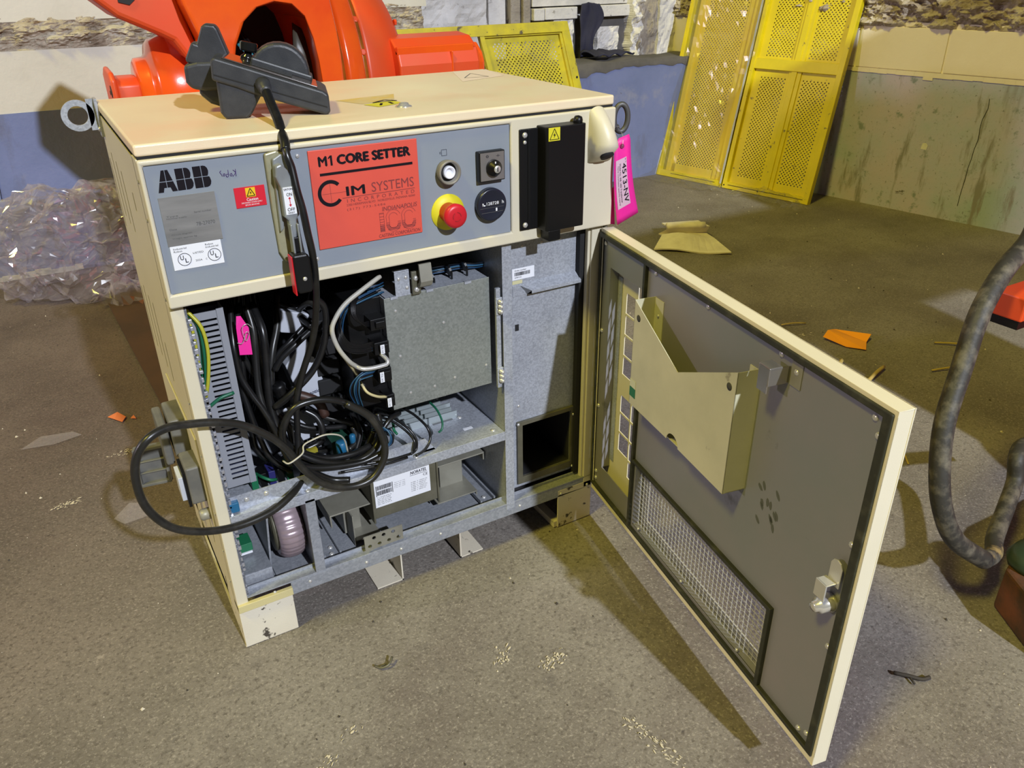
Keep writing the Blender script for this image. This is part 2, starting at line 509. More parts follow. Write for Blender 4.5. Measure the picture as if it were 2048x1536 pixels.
    def perf(s, u0, v0, nu, nv, p, h, r, xf, t=0.0):
        """perforated sheet, holes staggered row by row"""
        for j in range(nv):
            off = (j % 2) * p / 2
            if off:
                s.add([(u0, v0 + j * h, t), (u0 + off, v0 + j * h, t), (u0 + off, v0 + j * h + h, t), (u0, v0 + j * h + h, t)], [(0, 1, 2, 3)], xf)
                s.add([(u0 + nu * p - off, v0 + j * h, t), (u0 + nu * p, v0 + j * h, t), (u0 + nu * p, v0 + j * h + h, t), (u0 + nu * p - off, v0 + j * h + h, t)], [(0, 1, 2, 3)], xf)
            for i in range(nu - (1 if off else 0)):
                cu, cv = u0 + off + (i + 0.5) * p, v0 + (j + 0.5) * h
                out = [(p / 2, 0), (p / 2, h / 2), (0, h / 2), (-p / 2, h / 2), (-p / 2, 0), (-p / 2, -h / 2), (0, -h / 2), (p / 2, -h / 2)]
                vs = [(cu + a, cv + b, t) for a, b in out] + [(cu + r * math.cos(k * PI / 4), cv + r * math.sin(k * PI / 4), t) for k in range(8)]
                s.add(vs, [(k, (k + 1) % 8, 8 + (k + 1) % 8, 8 + k) for k in range(8)], xf)
        return s

    def out(s, name, m, parent=None, bevel=0.0, kind=None, label=None, segs=2, origin=None):
        me = bpy.data.meshes.new(name)
        L = ORIG.get(parent.name, Vector((0, 0, 0))) if parent else Vector(origin or (0, 0, 0))
        me.from_pydata([tuple(Vector(PLACE(*p) if PLACE else p) - L) for p in s.v], [], s.f)
        for p, sm in zip(me.polygons, s.sm):
            p.use_smooth = sm
        bm = bmesh.new()
        bm.from_mesh(me)
        bmesh.ops.remove_doubles(bm, verts=bm.verts, dist=1e-6)
        bmesh.ops.recalc_face_normals(bm, faces=bm.faces)
        bm.to_mesh(me)
        bm.free()
        me.materials.append(m)
        o = bpy.data.objects.new(name, me)
        scene.collection.objects.link(o)
        if parent:
            o.parent = parent
        else:
            o.location = L
        ORIG[o.name] = L
        if bevel:
            md = o.modifiers.new('bevel', 'BEVEL')
            md.width = bevel
            md.segments = segs
            md.limit_method = 'ANGLE'
            md.angle_limit = math.radians(40)
            md.harden_normals = False
        if kind:
            o['kind'] = kind
        if label:
            o['label'] = label
        return o


def thing(name, label, cat, loc, group=None):
    o = bpy.data.objects.new(name, None)
    o.empty_display_size = 0.05
    o.location = loc
    scene.collection.objects.link(o)
    ORIG[o.name] = Vector(loc)
    o['label'] = label
    o['category'] = cat
    if group:
        o['group'] = group
    return o


def tag(o, label, cat, group=None, kind=None):
    o['label'] = label
    o['category'] = cat
    if group:
        o['group'] = group
    if kind:
        o['kind'] = kind
    return o


def inst(src, name, pos, parent, axis=None, m=None):
    """copy of a small part mesh modelled at the origin along +Z, pointed along axis"""
    o = bpy.data.objects.new(name, src)
    o.location = Vector(PLACE(*pos) if PLACE else pos) - ORIG[parent.name]
    if axis:
        o.rotation_euler = Vector(axis).to_track_quat('Z', 'Y').to_euler()
    o.parent = parent
    scene.collection.objects.link(o)
    ORIG[o.name] = ORIG[parent.name]
    return o


def loose_mesh(g, name, m):
    o = g.out(name, m)
    me = o.data
    bpy.data.objects.remove(o)
    return me


def cross_head(r=0.005, h=0.003, m=STEEL):
    g = G()
    g.smooth = True
    g.lathe([(-0.002, r * 0.95), (0, r), (h * 0.5, r * 0.92), (h * 0.9, r * 0.6), (h, r * 0.25)], (0, 0, 0), (0, 0, 1), 14)
    g.smooth = False
    g.box(-r * 0.5, r * 0.5, -r * 0.09, r * 0.09, h * 0.8, h * 1.03)
    g.box(-r * 0.09, r * 0.09, -r * 0.5, r * 0.5, h * 0.8, h * 1.03)
    return loose_mesh(g, 'screw', m)


SCREW = cross_head()
SCREWS = cross_head(0.0034, 0.002)
RIVET = loose_mesh(G().lathe([(0, 0.003), (0.0012, 0.0024), (0.0016, 0.001)], (0, 0, 0), (0, 0, 1), 8), 'rivet', STEEL)


_tx = {}


def text(body, m, parent, P0, width, height, bold=0.0, name='lettering', xf=None, italic=0.0, spacing=1.0):
    """flat lettering; without xf it stands in a plane facing -Y with lower left corner P0"""
    key = (body, bold, italic, spacing)
    if key not in _tx:
        c = bpy.data.curves.new('t', 'FONT')
        c.body = body
        c.size = 1.0
        c.shear = italic
        c.space_character = spacing
        c.resolution_u = 3
        o = bpy.data.objects.new('t', c)
        scene.collection.objects.link(o)
        me = bpy.data.meshes.new_from_object(o)
        vs = [tuple(v.co) for v in me.vertices]
        fs = [tuple(p.vertices) for p in me.polygons]
        bpy.data.objects.remove(o)
        bpy.data.curves.remove(c)
        bpy.data.meshes.remove(me)
        x0, x1 = min(v[0] for v in vs), max(v[0] for v in vs)
        y0, y1 = min(v[1] for v in vs), max(v[1] for v in vs)
        _tx[key] = ([((v[0] - x0) / (x1 - x0), (v[1] - y0) / (y1 - y0)) for v in vs], fs)
    vs, fs = _tx[key]
    if bold > 0:
        nl = max(len(body), 2)
        allv, allf = [], []
        e = bold / nl * 1.2
        for sx, sy in ((-e, 0), (e, 0), (0, bold * 0.6), (0, -bold * 0.6), (0, 0)):
            k0 = len(allv)
            allv += [(a * (1 - 2 * e) + e + sx, b * (1 - bold) + bold / 2 + sy) for a, b in vs]
            allf += [tuple(k0 + i for i in f) for f in fs]
        vs, fs = allv, allf
    g = G()
    if xf is None:
        n1 = max(1, len(_tx[key][0]))
        g.add([(P0[0] + a * width, P0[1] - 0.00003 * (i // n1), P0[2] + b * height) for i, (a, b) in enumerate(vs)], fs)
    else:
        g.add([xf(a, b) for a, b in vs], fs)
    L = ORIG[parent.name]
    me = bpy.data.meshes.new(name)
    me.from_pydata([tuple(Vector(PLACE(*p) if PLACE else p) - L) for p in g.v], [], g.f)
    me.materials.append(m)
    o = bpy.data.objects.new(name, me)
    o.parent = parent
    scene.collection.objects.link(o)
    ORIG[o.name] = L
    return o


def ring_pts(cx, cz, r, n=24):
    return [(cx + r * math.cos(2 * PI * i / n), cz + r * math.sin(2 * PI * i / n)) for i in range(n)]


def annulus(g, cx, cz, ri, ro, y0, y1, n=28, a0=0, a1=2 * PI, xf=None):
    k = n if abs(a1 - a0 - 2 * PI) < 1e-6 else n + 1
    for i in range(n):
        A, B = a0 + (a1 - a0) * i / n, a0 + (a1 - a0) * (i + 1) / n
        q = []
        for y in (y0, y1):
            for a, r in ((A, ri), (B, ri), (B, ro), (A, ro)):
                q.append((cx + r * math.cos(a), y, cz + r * math.sin(a)))
        g.add(q, [(0, 1, 2, 3), (7, 6, 5, 4), (0, 4, 5, 1), (3, 2, 6, 7), (0, 3, 7, 4), (1, 5, 6, 2)], xf)
    return g

# cable routes, metres
CABLES = {
'pendant': [
 (0.0072, [(0.21,0.08,0.97),(0.209,0.06,0.957),(0.208,0.038,0.945),(0.206,0.015,0.932),(0.202,-0.008,0.921),(0.2,-0.024,0.913),(0.197,-0.034,0.904)]),
 (0.0056, [(0.198,-0.03,0.909),(0.197,-0.038,0.896),(0.2,-0.042,0.88),(0.201,-0.05,0.849),(0.204,-0.055,0.821),(0.206,-0.058,0.787),(0.21,-0.055,0.749),(0.212,-0.045,0.707),(0.213,-0.02,0.648),(0.206,0,0.589),(0.184,0.01,0.53),(0.167,0.01,0.481),(0.16,0.01,0.424),(0.153,0,0.38),(0.152,0,0.359),(0.195,0,0.339),(0.261,0,0.327),(0.306,0,0.334)]),
 (0.0062, [(0.306,0,0.334),(0.313,0,0.359),(0.294,0,0.413),(0.247,0,0.457),(0.204,0,0.476),(0.16,0,0.474),(0.137,0,0.446),(0.131,0,0.418),(0.138,0,0.385),(0.16,0,0.351),(0.201,0,0.312),(0.235,-0.01,0.304)]),
],
'loop': [
 (0.0066, [(0.245,-0.01,0.461),(0.283,-0.015,0.425),(0.302,-0.02,0.378),(0.299,-0.025,0.338),(0.27,-0.03,0.306),(0.228,-0.03,0.303),(0.184,-0.03,0.325),(0.153,-0.03,0.365),(0.125,-0.03,0.422),(0.096,-0.03,0.458),(0.063,-0.03,0.485),(0.027,-0.035,0.503),(-0.009,-0.04,0.514),(-0.045,-0.05,0.523),(-0.075,-0.06,0.518),(-0.096,-0.06,0.492),(-0.105,-0.06,0.453),(-0.101,-0.06,0.403),(-0.076,-0.055,0.353),(-0.035,-0.05,0.323),(0.021,-0.04,0.303),(0.081,-0.03,0.302),(0.127,-0.01,0.311),(0.153,0.02,0.312),(0.171,0.04,0.324)]),
],
'black': [
 (0.0052, [(0.103,0.1,0.641),(0.09,0.06,0.585),(0.09,0.05,0.533),(0.1,0.04,0.499),(0.112,0.03,0.471),(0.123,0.02,0.437),(0.132,0.015,0.401),(0.15,0.03,0.355),(0.175,0.055,0.317)]),
 (0.0052, [(0.128,0.1,0.633),(0.129,0.08,0.593),(0.123,0.07,0.547),(0.117,0.06,0.501),(0.117,0.05,0.47),(0.124,0.04,0.44),(0.13,0.03,0.402),(0.141,0.02,0.352)]),
 (0.0052, [(0.138,0.1,0.634),(0.14,0.06,0.598),(0.135,0.05,0.54),(0.128,0.04,0.48),(0.129,0.03,0.444),(0.133,0.02,0.412),(0.157,0.02,0.376),(0.204,0.02,0.345),(0.255,0.02,0.337),(0.294,0.03,0.337)]),
 (0.0052, [(0.121,0.12,0.63),(0.098,0.08,0.588),(0.094,0.07,0.539),(0.091,0.06,0.495),(0.095,0.05,0.452),(0.102,0.05,0.406),(0.114,0.05,0.359),(0.145,0.05,0.319)]),
 (0.0052, [(0.115,0.14,0.622),(0.107,0.1,0.56),(0.1,0.09,0.505),(0.096,0.08,0.457),(0.095,0.07,0.42),(0.095,0.07,0.377),(0.112,0.07,0.343)]),
 (0.0052, [(0.197,0.16,0.622),(0.181,0.13,0.575),(0.162,0.11,0.539),(0.15,0.1,0.501),(0.149,0.1,0.463),(0.166,0.1,0.446)]),
 (0.0052, [(0.23,0.12,0.568),(0.196,0.11,0.547),(0.174,0.11,0.531),(0.153,0.11,0.507),(0.136,0.1,0.477),(0.133,0.08,0.443),(0.143,0.07,0.417)]),
 (0.0052, [(0.233,0.1,0.564),(0.198,0.09,0.547),(0.17,0.09,0.527),(0.155,0.09,0.507)]),
 (0.0052, [(0.189,0.15,0.606),(0.212,0.14,0.594),(0.224,0.12,0.58),(0.231,0.09,0.573)]),
 (0.0052, [(0.247,0.08,0.604),(0.235,0.1,0.614),(0.221,0.13,0.59),(0.208,0.14,0.552)]),
 (0.0052, [(0.226,0.02,0.652),(0.238,0.02,0.633),(0.237,0.02,0.6),(0.227,0.02,0.562),(0.202,0.02,0.522),(0.161,0.02,0.49),(0.132,0.03,0.467)]),
 (0.0052, [(0.192,0.08,0.42),(0.21,0.07,0.405),(0.216,0.06,0.382),(0.208,0.06,0.358),(0.181,0.06,0.35)]),
 (0.0052, [(0.148,0.1,0.423),(0.169,0.09,0.399),(0.202,0.08,0.379),(0.266,0.08,0.362)]),
 (0.0052, [(0.188,0.1,0.42),(0.232,0.09,0.388),(0.267,0.08,0.373),(0.289,0.07,0.357)]),
 (0.0052, [(0.13,0.03,0.405),(0.152,0.02,0.377),(0.188,0.01,0.35),(0.237,0.01,0.328),(0.277,0.01,0.329),(0.304,0.02,0.342),(0.316,0.03,0.372),(0.317,0.04,0.396)]),
 (0.0052, [(0.14,0.04,0.385),(0.157,0.03,0.355),(0.199,0.03,0.323),(0.251,0.03,0.315),(0.29,0.03,0.329),(0.337,0.04,0.372),(0.368,0.06,0.371)]),
 (0.0052, [(0.145,0.05,0.369),(0.172,0.05,0.327),(0.21,0.04,0.304),(0.232,0.04,0.306)]),
 (0.0052, [(0.149,0.12,0.586),(0.136,0.11,0.549),(0.136,0.1,0.505),(0.136,0.09,0.465),(0.143,0.08,0.429),(0.158,0.07,0.401),(0.16,0.06,0.367)]),
 (0.0052, [(0.107,0.09,0.548),(0.116,0.09,0.514),(0.121,0.09,0.502),(0.116,0.09,0.46),(0.123,0.08,0.429),(0.125,0.07,0.397)]),
 (0.0052, [(0.27,0.05,0.321),(0.285,0.06,0.348),(0.285,0.07,0.367),(0.283,0.09,0.382)]),
 (0.0052, [(0.288,0.04,0.327),(0.309,0.05,0.355),(0.313,0.07,0.368),(0.3,0.09,0.383)]),
 (0.0052, [(0.257,0.05,0.329),(0.278,0.06,0.338),(0.276,0.07,0.364)]),
],
'tie': [
 (0.0016, [(0.12,-0.025,0.393),(0.125,-0.041,0.395),(0.14,-0.041,0.4),(0.153,-0.036,0.405),(0.158,-0.026,0.412),(0.174,-0.02,0.414),(0.2,-0.018,0.416),(0.224,-0.015,0.406),(0.236,-0.005,0.386),(0.242,0.005,0.354)]),
],
'blackthin': [
 (0.0026, [(0.387,0.09,0.362),(0.399,0.06,0.357),(0.411,0.03,0.341),(0.412,0.02,0.32),(0.396,0.01,0.306),(0.373,0.005,0.301)]),
 (0.0026, [(0.326,0.08,0.375),(0.349,0.06,0.369),(0.369,0.03,0.354),(0.38,0.015,0.333),(0.377,0.01,0.313),(0.363,0.005,0.308)]),
 (0.0026, [(0.328,0.07,0.371),(0.35,0.05,0.362),(0.368,0.03,0.345),(0.375,0.012,0.331),(0.371,0.008,0.312)]),
 (0.0026, [(0.268,0,0.321),(0.301,-0.005,0.319),(0.328,-0.005,0.316),(0.36,-0.002,0.314)]),
 (0.0026, [(0.223,-0,0.319),(0.265,-0.005,0.316),(0.308,-0.006,0.311),(0.353,-0.003,0.309)]),
],
'green': [
 (0.0022, [(0.445,0.09,0.359),(0.447,0.06,0.355),(0.448,0.04,0.34),(0.443,0.03,0.328),(0.435,0.03,0.321)]),
 (0.003, [(0.024,0.035,0.667),(0.038,0.025,0.644),(0.038,0.02,0.602),(0.032,0.02,0.555),(0.023,0.02,0.52),(0.025,0.02,0.504),(0.047,0.018,0.516),(0.07,0.02,0.519)]),
 (0.0028, [(0.029,0.04,0.662),(0.038,0.03,0.626),(0.034,0.03,0.582),(0.027,0.03,0.539)]),
],
'yellow': [
 (0.003, [(0.026,0.03,0.671),(0.041,0.018,0.644),(0.043,0.015,0.603),(0.035,0.015,0.556),(0.025,0.02,0.519)]),
 (0.0026, [(0.025,0.04,0.662),(0.029,0.03,0.635),(0.028,0.028,0.594),(0.026,0.028,0.565)]),
],
'greenbright': [
 (0.003, [(0.088,0.08,0.318),(0.094,0.05,0.325),(0.105,0.04,0.321),(0.117,0.05,0.312)]),
 (0.0028, [(0.357,0.09,0.349),(0.357,0.07,0.347),(0.354,0.06,0.337),(0.356,0.05,0.332)]),
],
'white': [
 (0.0042, [(0.344,0.028,0.665),(0.306,0.018,0.651),(0.273,0.013,0.635),(0.252,0.008,0.616),(0.241,0.003,0.596),(0.246,-0.002,0.566),(0.262,-0.002,0.536),(0.278,0.008,0.517)]),
],
'cream': [
 (0.0028, [(0.242,0.008,0.604),(0.242,0.003,0.58),(0.249,-0.002,0.558),(0.268,0.008,0.52),(0.283,0.028,0.491)]),
 (0.0026, [(0.283,0.008,0.481),(0.289,-0.002,0.467),(0.306,-0.002,0.454),(0.326,0.008,0.443)]),
],
'blue': [
 (0.0018, [(0.315,0.008,0.505),(0.288,0.003,0.506),(0.266,0.003,0.49),(0.262,0.008,0.467),(0.276,0.028,0.429)]),
 (0.0018, [(0.313,0.008,0.503),(0.286,0.003,0.504),(0.268,0.003,0.49),(0.265,0.008,0.466),(0.278,0.028,0.428)]),
 (0.0018, [(0.312,0.008,0.501),(0.285,0.003,0.502),(0.27,0.003,0.489),(0.267,0.008,0.466),(0.279,0.028,0.428)]),
 (0.0018, [(0.31,0.008,0.499),(0.284,0.003,0.5),(0.272,0.003,0.489),(0.27,0.008,0.465),(0.281,0.028,0.427)]),
 (0.0018, [(0.308,0.008,0.497),(0.283,0.003,0.498),(0.274,0.003,0.488),(0.272,0.008,0.464),(0.283,0.028,0.426)]),
 (0.0018, [(0.306,0.008,0.496),(0.282,0.003,0.496),(0.276,0.003,0.488),(0.275,0.008,0.464),(0.285,0.028,0.426)]),
 (0.0018, [(0.305,0.008,0.494),(0.28,0.003,0.494),(0.278,0.003,0.487),(0.277,0.008,0.463),(0.287,0.028,0.425)]),
 (0.0018, [(0.341,0.038,0.642),(0.298,0.028,0.634),(0.272,0.028,0.617),(0.258,0.028,0.582),(0.269,0.018,0.555),(0.309,0.008,0.546)]),
 (0.0018, [(0.343,0.038,0.64),(0.3,0.028,0.632),(0.273,0.028,0.617),(0.26,0.028,0.582),(0.27,0.018,0.555),(0.309,0.008,0.545)]),
 (0.0018, [(0.346,0.038,0.637),(0.302,0.028,0.63),(0.275,0.028,0.617),(0.262,0.028,0.581),(0.271,0.018,0.554),(0.309,0.008,0.543)]),
 (0.0018, [(0.349,0.038,0.634),(0.304,0.028,0.628),(0.276,0.028,0.616),(0.264,0.028,0.581),(0.273,0.018,0.554),(0.309,0.008,0.542)]),
 (0.0018, [(0.352,0.038,0.632),(0.305,0.028,0.627),(0.278,0.028,0.616),(0.266,0.028,0.58),(0.274,0.018,0.554),(0.308,0.008,0.54)]),
 (0.0019, [(0.448,0.078,0.632),(0.476,0.068,0.635),(0.516,0.068,0.635),(0.557,0.068,0.63),(0.603,0.088,0.628),(0.618,0.108,0.644)]),
 (0.0019, [(0.448,0.078,0.634),(0.477,0.068,0.637),(0.516,0.068,0.637),(0.557,0.068,0.632),(0.603,0.088,0.629),(0.618,0.108,0.644)]),
 (0.0019, [(0.448,0.078,0.637),(0.477,0.068,0.64),(0.516,0.068,0.639),(0.557,0.068,0.633),(0.603,0.088,0.63),(0.618,0.108,0.644)]),
 (0.0019, [(0.448,0.078,0.64),(0.477,0.068,0.642),(0.516,0.068,0.641),(0.557,0.068,0.635),(0.603,0.088,0.631),(0.618,0.108,0.644)]),
 (0.0019, [(0.448,0.078,0.642),(0.477,0.068,0.645),(0.517,0.068,0.643),(0.557,0.068,0.636),(0.603,0.088,0.632),(0.618,0.108,0.644)]),
 (0.0019, [(0.449,0.078,0.645),(0.477,0.068,0.648),(0.517,0.068,0.646),(0.557,0.068,0.638),(0.603,0.088,0.633),(0.618,0.108,0.644)]),
 (0.0022, [(0.291,0.008,0.387),(0.311,-0.002,0.388),(0.32,-0.012,0.376),(0.318,-0.012,0.359),(0.306,-0.012,0.351)]),
 (0.0022, [(0.291,0.008,0.384),(0.311,-0.002,0.386),(0.321,-0.012,0.376),(0.32,-0.012,0.358),(0.306,-0.012,0.351)]),
 (0.0022, [(0.291,0.008,0.381),(0.311,-0.002,0.384),(0.323,-0.012,0.375),(0.321,-0.012,0.358),(0.306,-0.012,0.351)]),
 (0.0022, [(0.29,0.008,0.378),(0.311,-0.002,0.381),(0.324,-0.012,0.375),(0.323,-0.012,0.357),(0.306,-0.012,0.351)]),
 (0.0018, [(0.328,0.058,0.63),(0.348,0.058,0.633),(0.363,0.068,0.632)]),
 (0.0018, [(0.328,0.058,0.632),(0.349,0.058,0.635),(0.363,0.068,0.634)]),
 (0.0018, [(0.328,0.058,0.635),(0.349,0.058,0.637),(0.363,0.068,0.636)]),
 (0.0018, [(0.328,0.058,0.637),(0.349,0.058,0.639),(0.363,0.068,0.638)]),
],
'blackwire': [
 (0.0015, [(0.313,0.008,0.556),(0.286,0.003,0.559),(0.267,0.003,0.569),(0.259,0.008,0.59),(0.264,0.028,0.611)]),
 (0.0015, [(0.312,0.008,0.554),(0.286,0.003,0.557),(0.266,0.003,0.567),(0.258,0.008,0.588),(0.264,0.028,0.608)]),
 (0.0015, [(0.312,0.008,0.552),(0.285,0.003,0.555),(0.265,0.003,0.565),(0.257,0.008,0.586),(0.263,0.028,0.606)]),
 (0.0015, [(0.312,0.008,0.549),(0.285,0.003,0.553),(0.264,0.003,0.563),(0.256,0.008,0.584),(0.263,0.028,0.603)]),
 (0.0015, [(0.312,0.008,0.547),(0.285,0.003,0.55),(0.263,0.003,0.561),(0.254,0.008,0.583),(0.263,0.028,0.6)]),
 (0.0015, [(0.311,0.008,0.545),(0.285,0.003,0.548),(0.262,0.003,0.559),(0.253,0.008,0.581),(0.262,0.028,0.597)]),
 (0.0015, [(0.311,0.008,0.542),(0.284,0.003,0.546),(0.261,0.003,0.557),(0.252,0.008,0.579),(0.262,0.028,0.594)]),
 (0.0015, [(0.311,0.008,0.54),(0.284,0.003,0.543),(0.26,0.003,0.555),(0.251,0.008,0.577),(0.262,0.028,0.591)]),
 (0.0015, [(0.315,0.018,0.591),(0.294,0.008,0.597),(0.281,0.008,0.612),(0.284,0.018,0.63),(0.3,0.038,0.64)]),
 (0.0015, [(0.315,0.018,0.589),(0.295,0.008,0.595),(0.282,0.008,0.612),(0.286,0.018,0.63),(0.302,0.038,0.64)]),
 (0.0015, [(0.315,0.018,0.587),(0.296,0.008,0.594),(0.284,0.008,0.612),(0.287,0.018,0.63),(0.304,0.038,0.64)]),
 (0.0015, [(0.314,0.018,0.585),(0.297,0.008,0.593),(0.285,0.008,0.611),(0.289,0.018,0.63),(0.306,0.038,0.639)]),
 (0.0015, [(0.314,0.018,0.584),(0.298,0.008,0.592),(0.286,0.008,0.611),(0.29,0.018,0.629),(0.308,0.038,0.639)]),
 (0.0015, [(0.314,0.018,0.582),(0.299,0.008,0.591),(0.287,0.008,0.611),(0.292,0.018,0.629),(0.31,0.038,0.638)]),
 (0.0015, [(0.325,0.008,0.446),(0.303,0.008,0.461),(0.287,0.008,0.48),(0.282,0.028,0.486)]),
 (0.0015, [(0.325,0.008,0.445),(0.303,0.008,0.458),(0.287,0.008,0.477),(0.282,0.028,0.483)]),
 (0.0015, [(0.325,0.008,0.443),(0.302,0.008,0.455),(0.286,0.008,0.475),(0.282,0.028,0.481)]),
 (0.0015, [(0.325,0.008,0.441),(0.302,0.008,0.451),(0.286,0.008,0.472),(0.281,0.028,0.478)]),
 (0.0015, [(0.325,0.008,0.439),(0.302,0.008,0.448),(0.286,0.008,0.47),(0.281,0.028,0.476)]),
],
}

# ================================================================ THE SETTING
def struct(o, label=None):
    o['kind'] = 'structure'
    if label:
        o['label'] = label
    return o


# floor: one big slab with gently uneven surface
g = G()
n = 90
vs = []
for j in range(n + 1):
    for i in range(n + 1):
        x, y = -4.0 + 9.5 * i / n, -3.2 + 6.4 * j / n
        vs.append((x, y, -0.0014 + 0.0012 * noise.noise(Vector((x * 2.2, y * 2.2, 0)))))
g.smooth = True
g.add(vs, [(j * (n + 1) + i, j * (n + 1) + i + 1, (j + 1) * (n + 1) + i + 1, (j + 1) * (n + 1) + i) for j in range(n) for i in range(n)])
fl = struct(g.out('floor', FLOOR))

YB = 2.55            # back wall plane
ZP = 0.648           # height of the blue paint
back = struct(G().box(-4.0, 3.40, YB, YB + 0.9, -0.05, ZP).out('wall_back', BLUEWALL))
# uneven edge of the blue paint, sooty top of the ledge
g = G()
g.smooth = True
n = 60
vs = []
for j in range(9):
    for i in range(n + 1):
        x = 1.5 + 1.9 * i / n
        y = YB - 0.004 + 0.5 * j / 8
        z = ZP + 0.008 + 0.012 * noise.noise(Vector((x * 6, y * 6, 1)))
        if j < 2:
            y = YB - 0.004
        if j == 0:
            z = ZP - 0.02 - 0.045 * abs(noise.noise(Vector((x * 5, 0, 3)))) - 0.022 * abs(noise.noise(Vector((x * 23, 0, 8)))) - 0.018 * max(0, math.sin((x - 2.3) * 7))
        vs.append((x, y, z))
g.add(vs, [(j * (n + 1) + i, j * (n + 1) + i + 1, (j + 1) * (n + 1) + i + 1, (j + 1) * (n + 1) + i) for j in range(8) for i in range(n)])
g.out('ledge_top', SOOTSHADE, back)
# cream course above the blue on the left, flush with it
g = G().box(-4.0, 1.62, YB + 0.004, YB + 0.5, ZP, 0.868)
g.out('cream_course', CREAMWALL, back)
G().box(-4.0, 1.62, YB + 0.004, YB + 0.5, 0.968, 1.9).out('upper_course', CREAMWALL, back)
# broken band of plaster between them
g = G()
nu, nv = 300, 30
vs = []
for j in range(nv + 1):
    for i in range(nu + 1):
        x, z = -1.6 + 3.2 * i / nu, 0.852 + 0.142 * j / nv
        e = min(1, 2.5 * min(j, nv - j) / nv)
        d = 0.030 * noise.fractal(Vector((x * 14, z * 30, 2)), 0.7, 2.1, 6) + 0.02 * noise.noise(Vector((x * 5, z * 9, 7)))
        zz = z + 0.012 * noise.noise(Vector((x * 9, j, 4))) * (1 if j in (0, nv) else 0.3)
        vs.append((x, YB + 0.01 - e * (0.012 + d), zz))
g.add(vs, [(j * (nu + 1) + i, j * (nu + 1) + i + 1, (j + 1) * (nu + 1) + i + 1, (j + 1) * (nu + 1) + i) for j in range(nv) for i in range(nu)])
g.out('broken_plaster', ROCK, back)
# painted strip edge of the floor joint on the left
g = G()
for i in range(16):
    x = -0.55 + i * 0.03
    h = 0.016 + 0.012 * random.random()
    g.box(x, x + 0.031, YB - 0.006 - 0.004 * random.random(), YB + 0.01, 0, h)
g.out('flaked_paint_edge', CREAMWALL, back)

# the recessed white painted wall above the ledge
YR = 2.95
rec = struct(G().box(1.55, 3.55, YR, YR + 0.3, 0.6, 1.6).out('wall_recess', WHITEWALL))


def rough_slab(name, x0, x1, y0, z0, z1, m, amp, fx=9.0, nu=24, nv=30, parent=None, depth=0.12):
    g = G()
    vs = []
    for j in range(nv + 1):
        for i in range(nu + 1):
            x, z = x0 + (x1 - x0) * i / nu, z0 + (z1 - z0) * j / nv
            e = 0 if i in (0, nu) else 1
            d = amp * noise.fractal(Vector((x * fx, z * fx, x0)), 0.8, 2.1, 5)
            jag = amp * 0.6 * noise.noise(Vector((z * 22, x0 * 7 + i, 0))) if not e else 0
            vs.append((x + jag, y0 + (0 if e else depth) - e * abs(d), z))
    g.add(vs, [(j * (nu + 1) + i, j * (nu + 1) + i + 1, (j + 1) * (nu + 1) + i + 1, (j + 1) * (nu + 1) + i) for j in range(nv) for i in range(nu)])
    return g.out(name, m, parent)


rough_slab('stone_pier', 1.60, 2.12, YR - 0.10, 0.62, 1.25, WHITEWALL, 0.03, 6, parent=rec)
g = G().box(2.13, 2.235, YR - 0.07, YR, 0.6, 1.3)
g.out('pilaster', WHITEWALL, rec, 0.004)
g = G().box(2.25, 2.31, YR - 0.10, YR, 0.6, 1.3).box(2.317, 2.362, YR - 0.12, YR, 0.6, 1.3)
g.out('pilaster', BEIGEWALL, rec, 0.004)
# window breast with a slightly proud sill course above the hollow
g = G().box(2.372, 3.045, YR - 0.12, YR + 0.1, 0.93, 1.5)
g.out('window_breast', WHITEWALL, rec, 0.003)
for x0, x1, dz in ((2.372, 2.44, 0), (2.443, 2.655, 0.002), (2.77, 3.045, 0.004)):
    G().box(x0, x1, YR - 0.14, YR + 0.1, 0.862 + dz, 0.922 + dz).out('sill_block', WHITEWALL, rec, 0.004)
g = G().box(2.38, 3.05, YR - 0.10, YR + 0.05, 0.60, 0.86)
g.out('hollow_shade', SOOTSHADE, rec)  # dark face stands in for the shade in the hollow
rough_slab('white_rubble', 2.79, 2.96, YR - 0.125, 0.655, 0.815, WHITEWALL, 0.03, 7, 16, 16, rec, 0.04)
rough_slab('white_rubble', 2.50, 2.64, YR - 0.125, 0.60, 0.86, WHITEWALL, 0.03, 7, 16, 16, rec, 0.04)
rough_slab('crumbling_jamb', 3.01, 3.09, YR - 0.16, 0.62, 0.95, WHITEWALL, 0.05, 12, 14, 30, rec)
rough_slab('beige_pier', 3.05, 3.26, YR - 0.15, 0.62, 1.25, BEIGEWALL, 0.035, 9, parent=rec)
rough_slab('white_pier', 3.20, 3.42, YR - 0.17, 0.62, 1.25, WHITEWALL, 0.02, 8, parent=rec)

# right wall: runs forward from the corner, slightly splayed
RA = Vector((3.376, 2.55, 0))
RT = Vector((0.1790, -0.9838, 0)).normalized()      # along the wall towards the viewer
RN = Vector((-RT.y, RT.x, 0)) * -1                   # into the room
if RN.x > 0:
    RN = -RN


def RW(u, v, t):
    """u along the wall, v height, t out into the room"""
    p = RA + RT * u + RN * t
    return (p.x, p.y, v)


RWALL = struct(G().plate(-0.6, 4.6, -0.05, 0.648, [], -0.25, 0.0, RW).out('wall_right', BLUERIGHT))
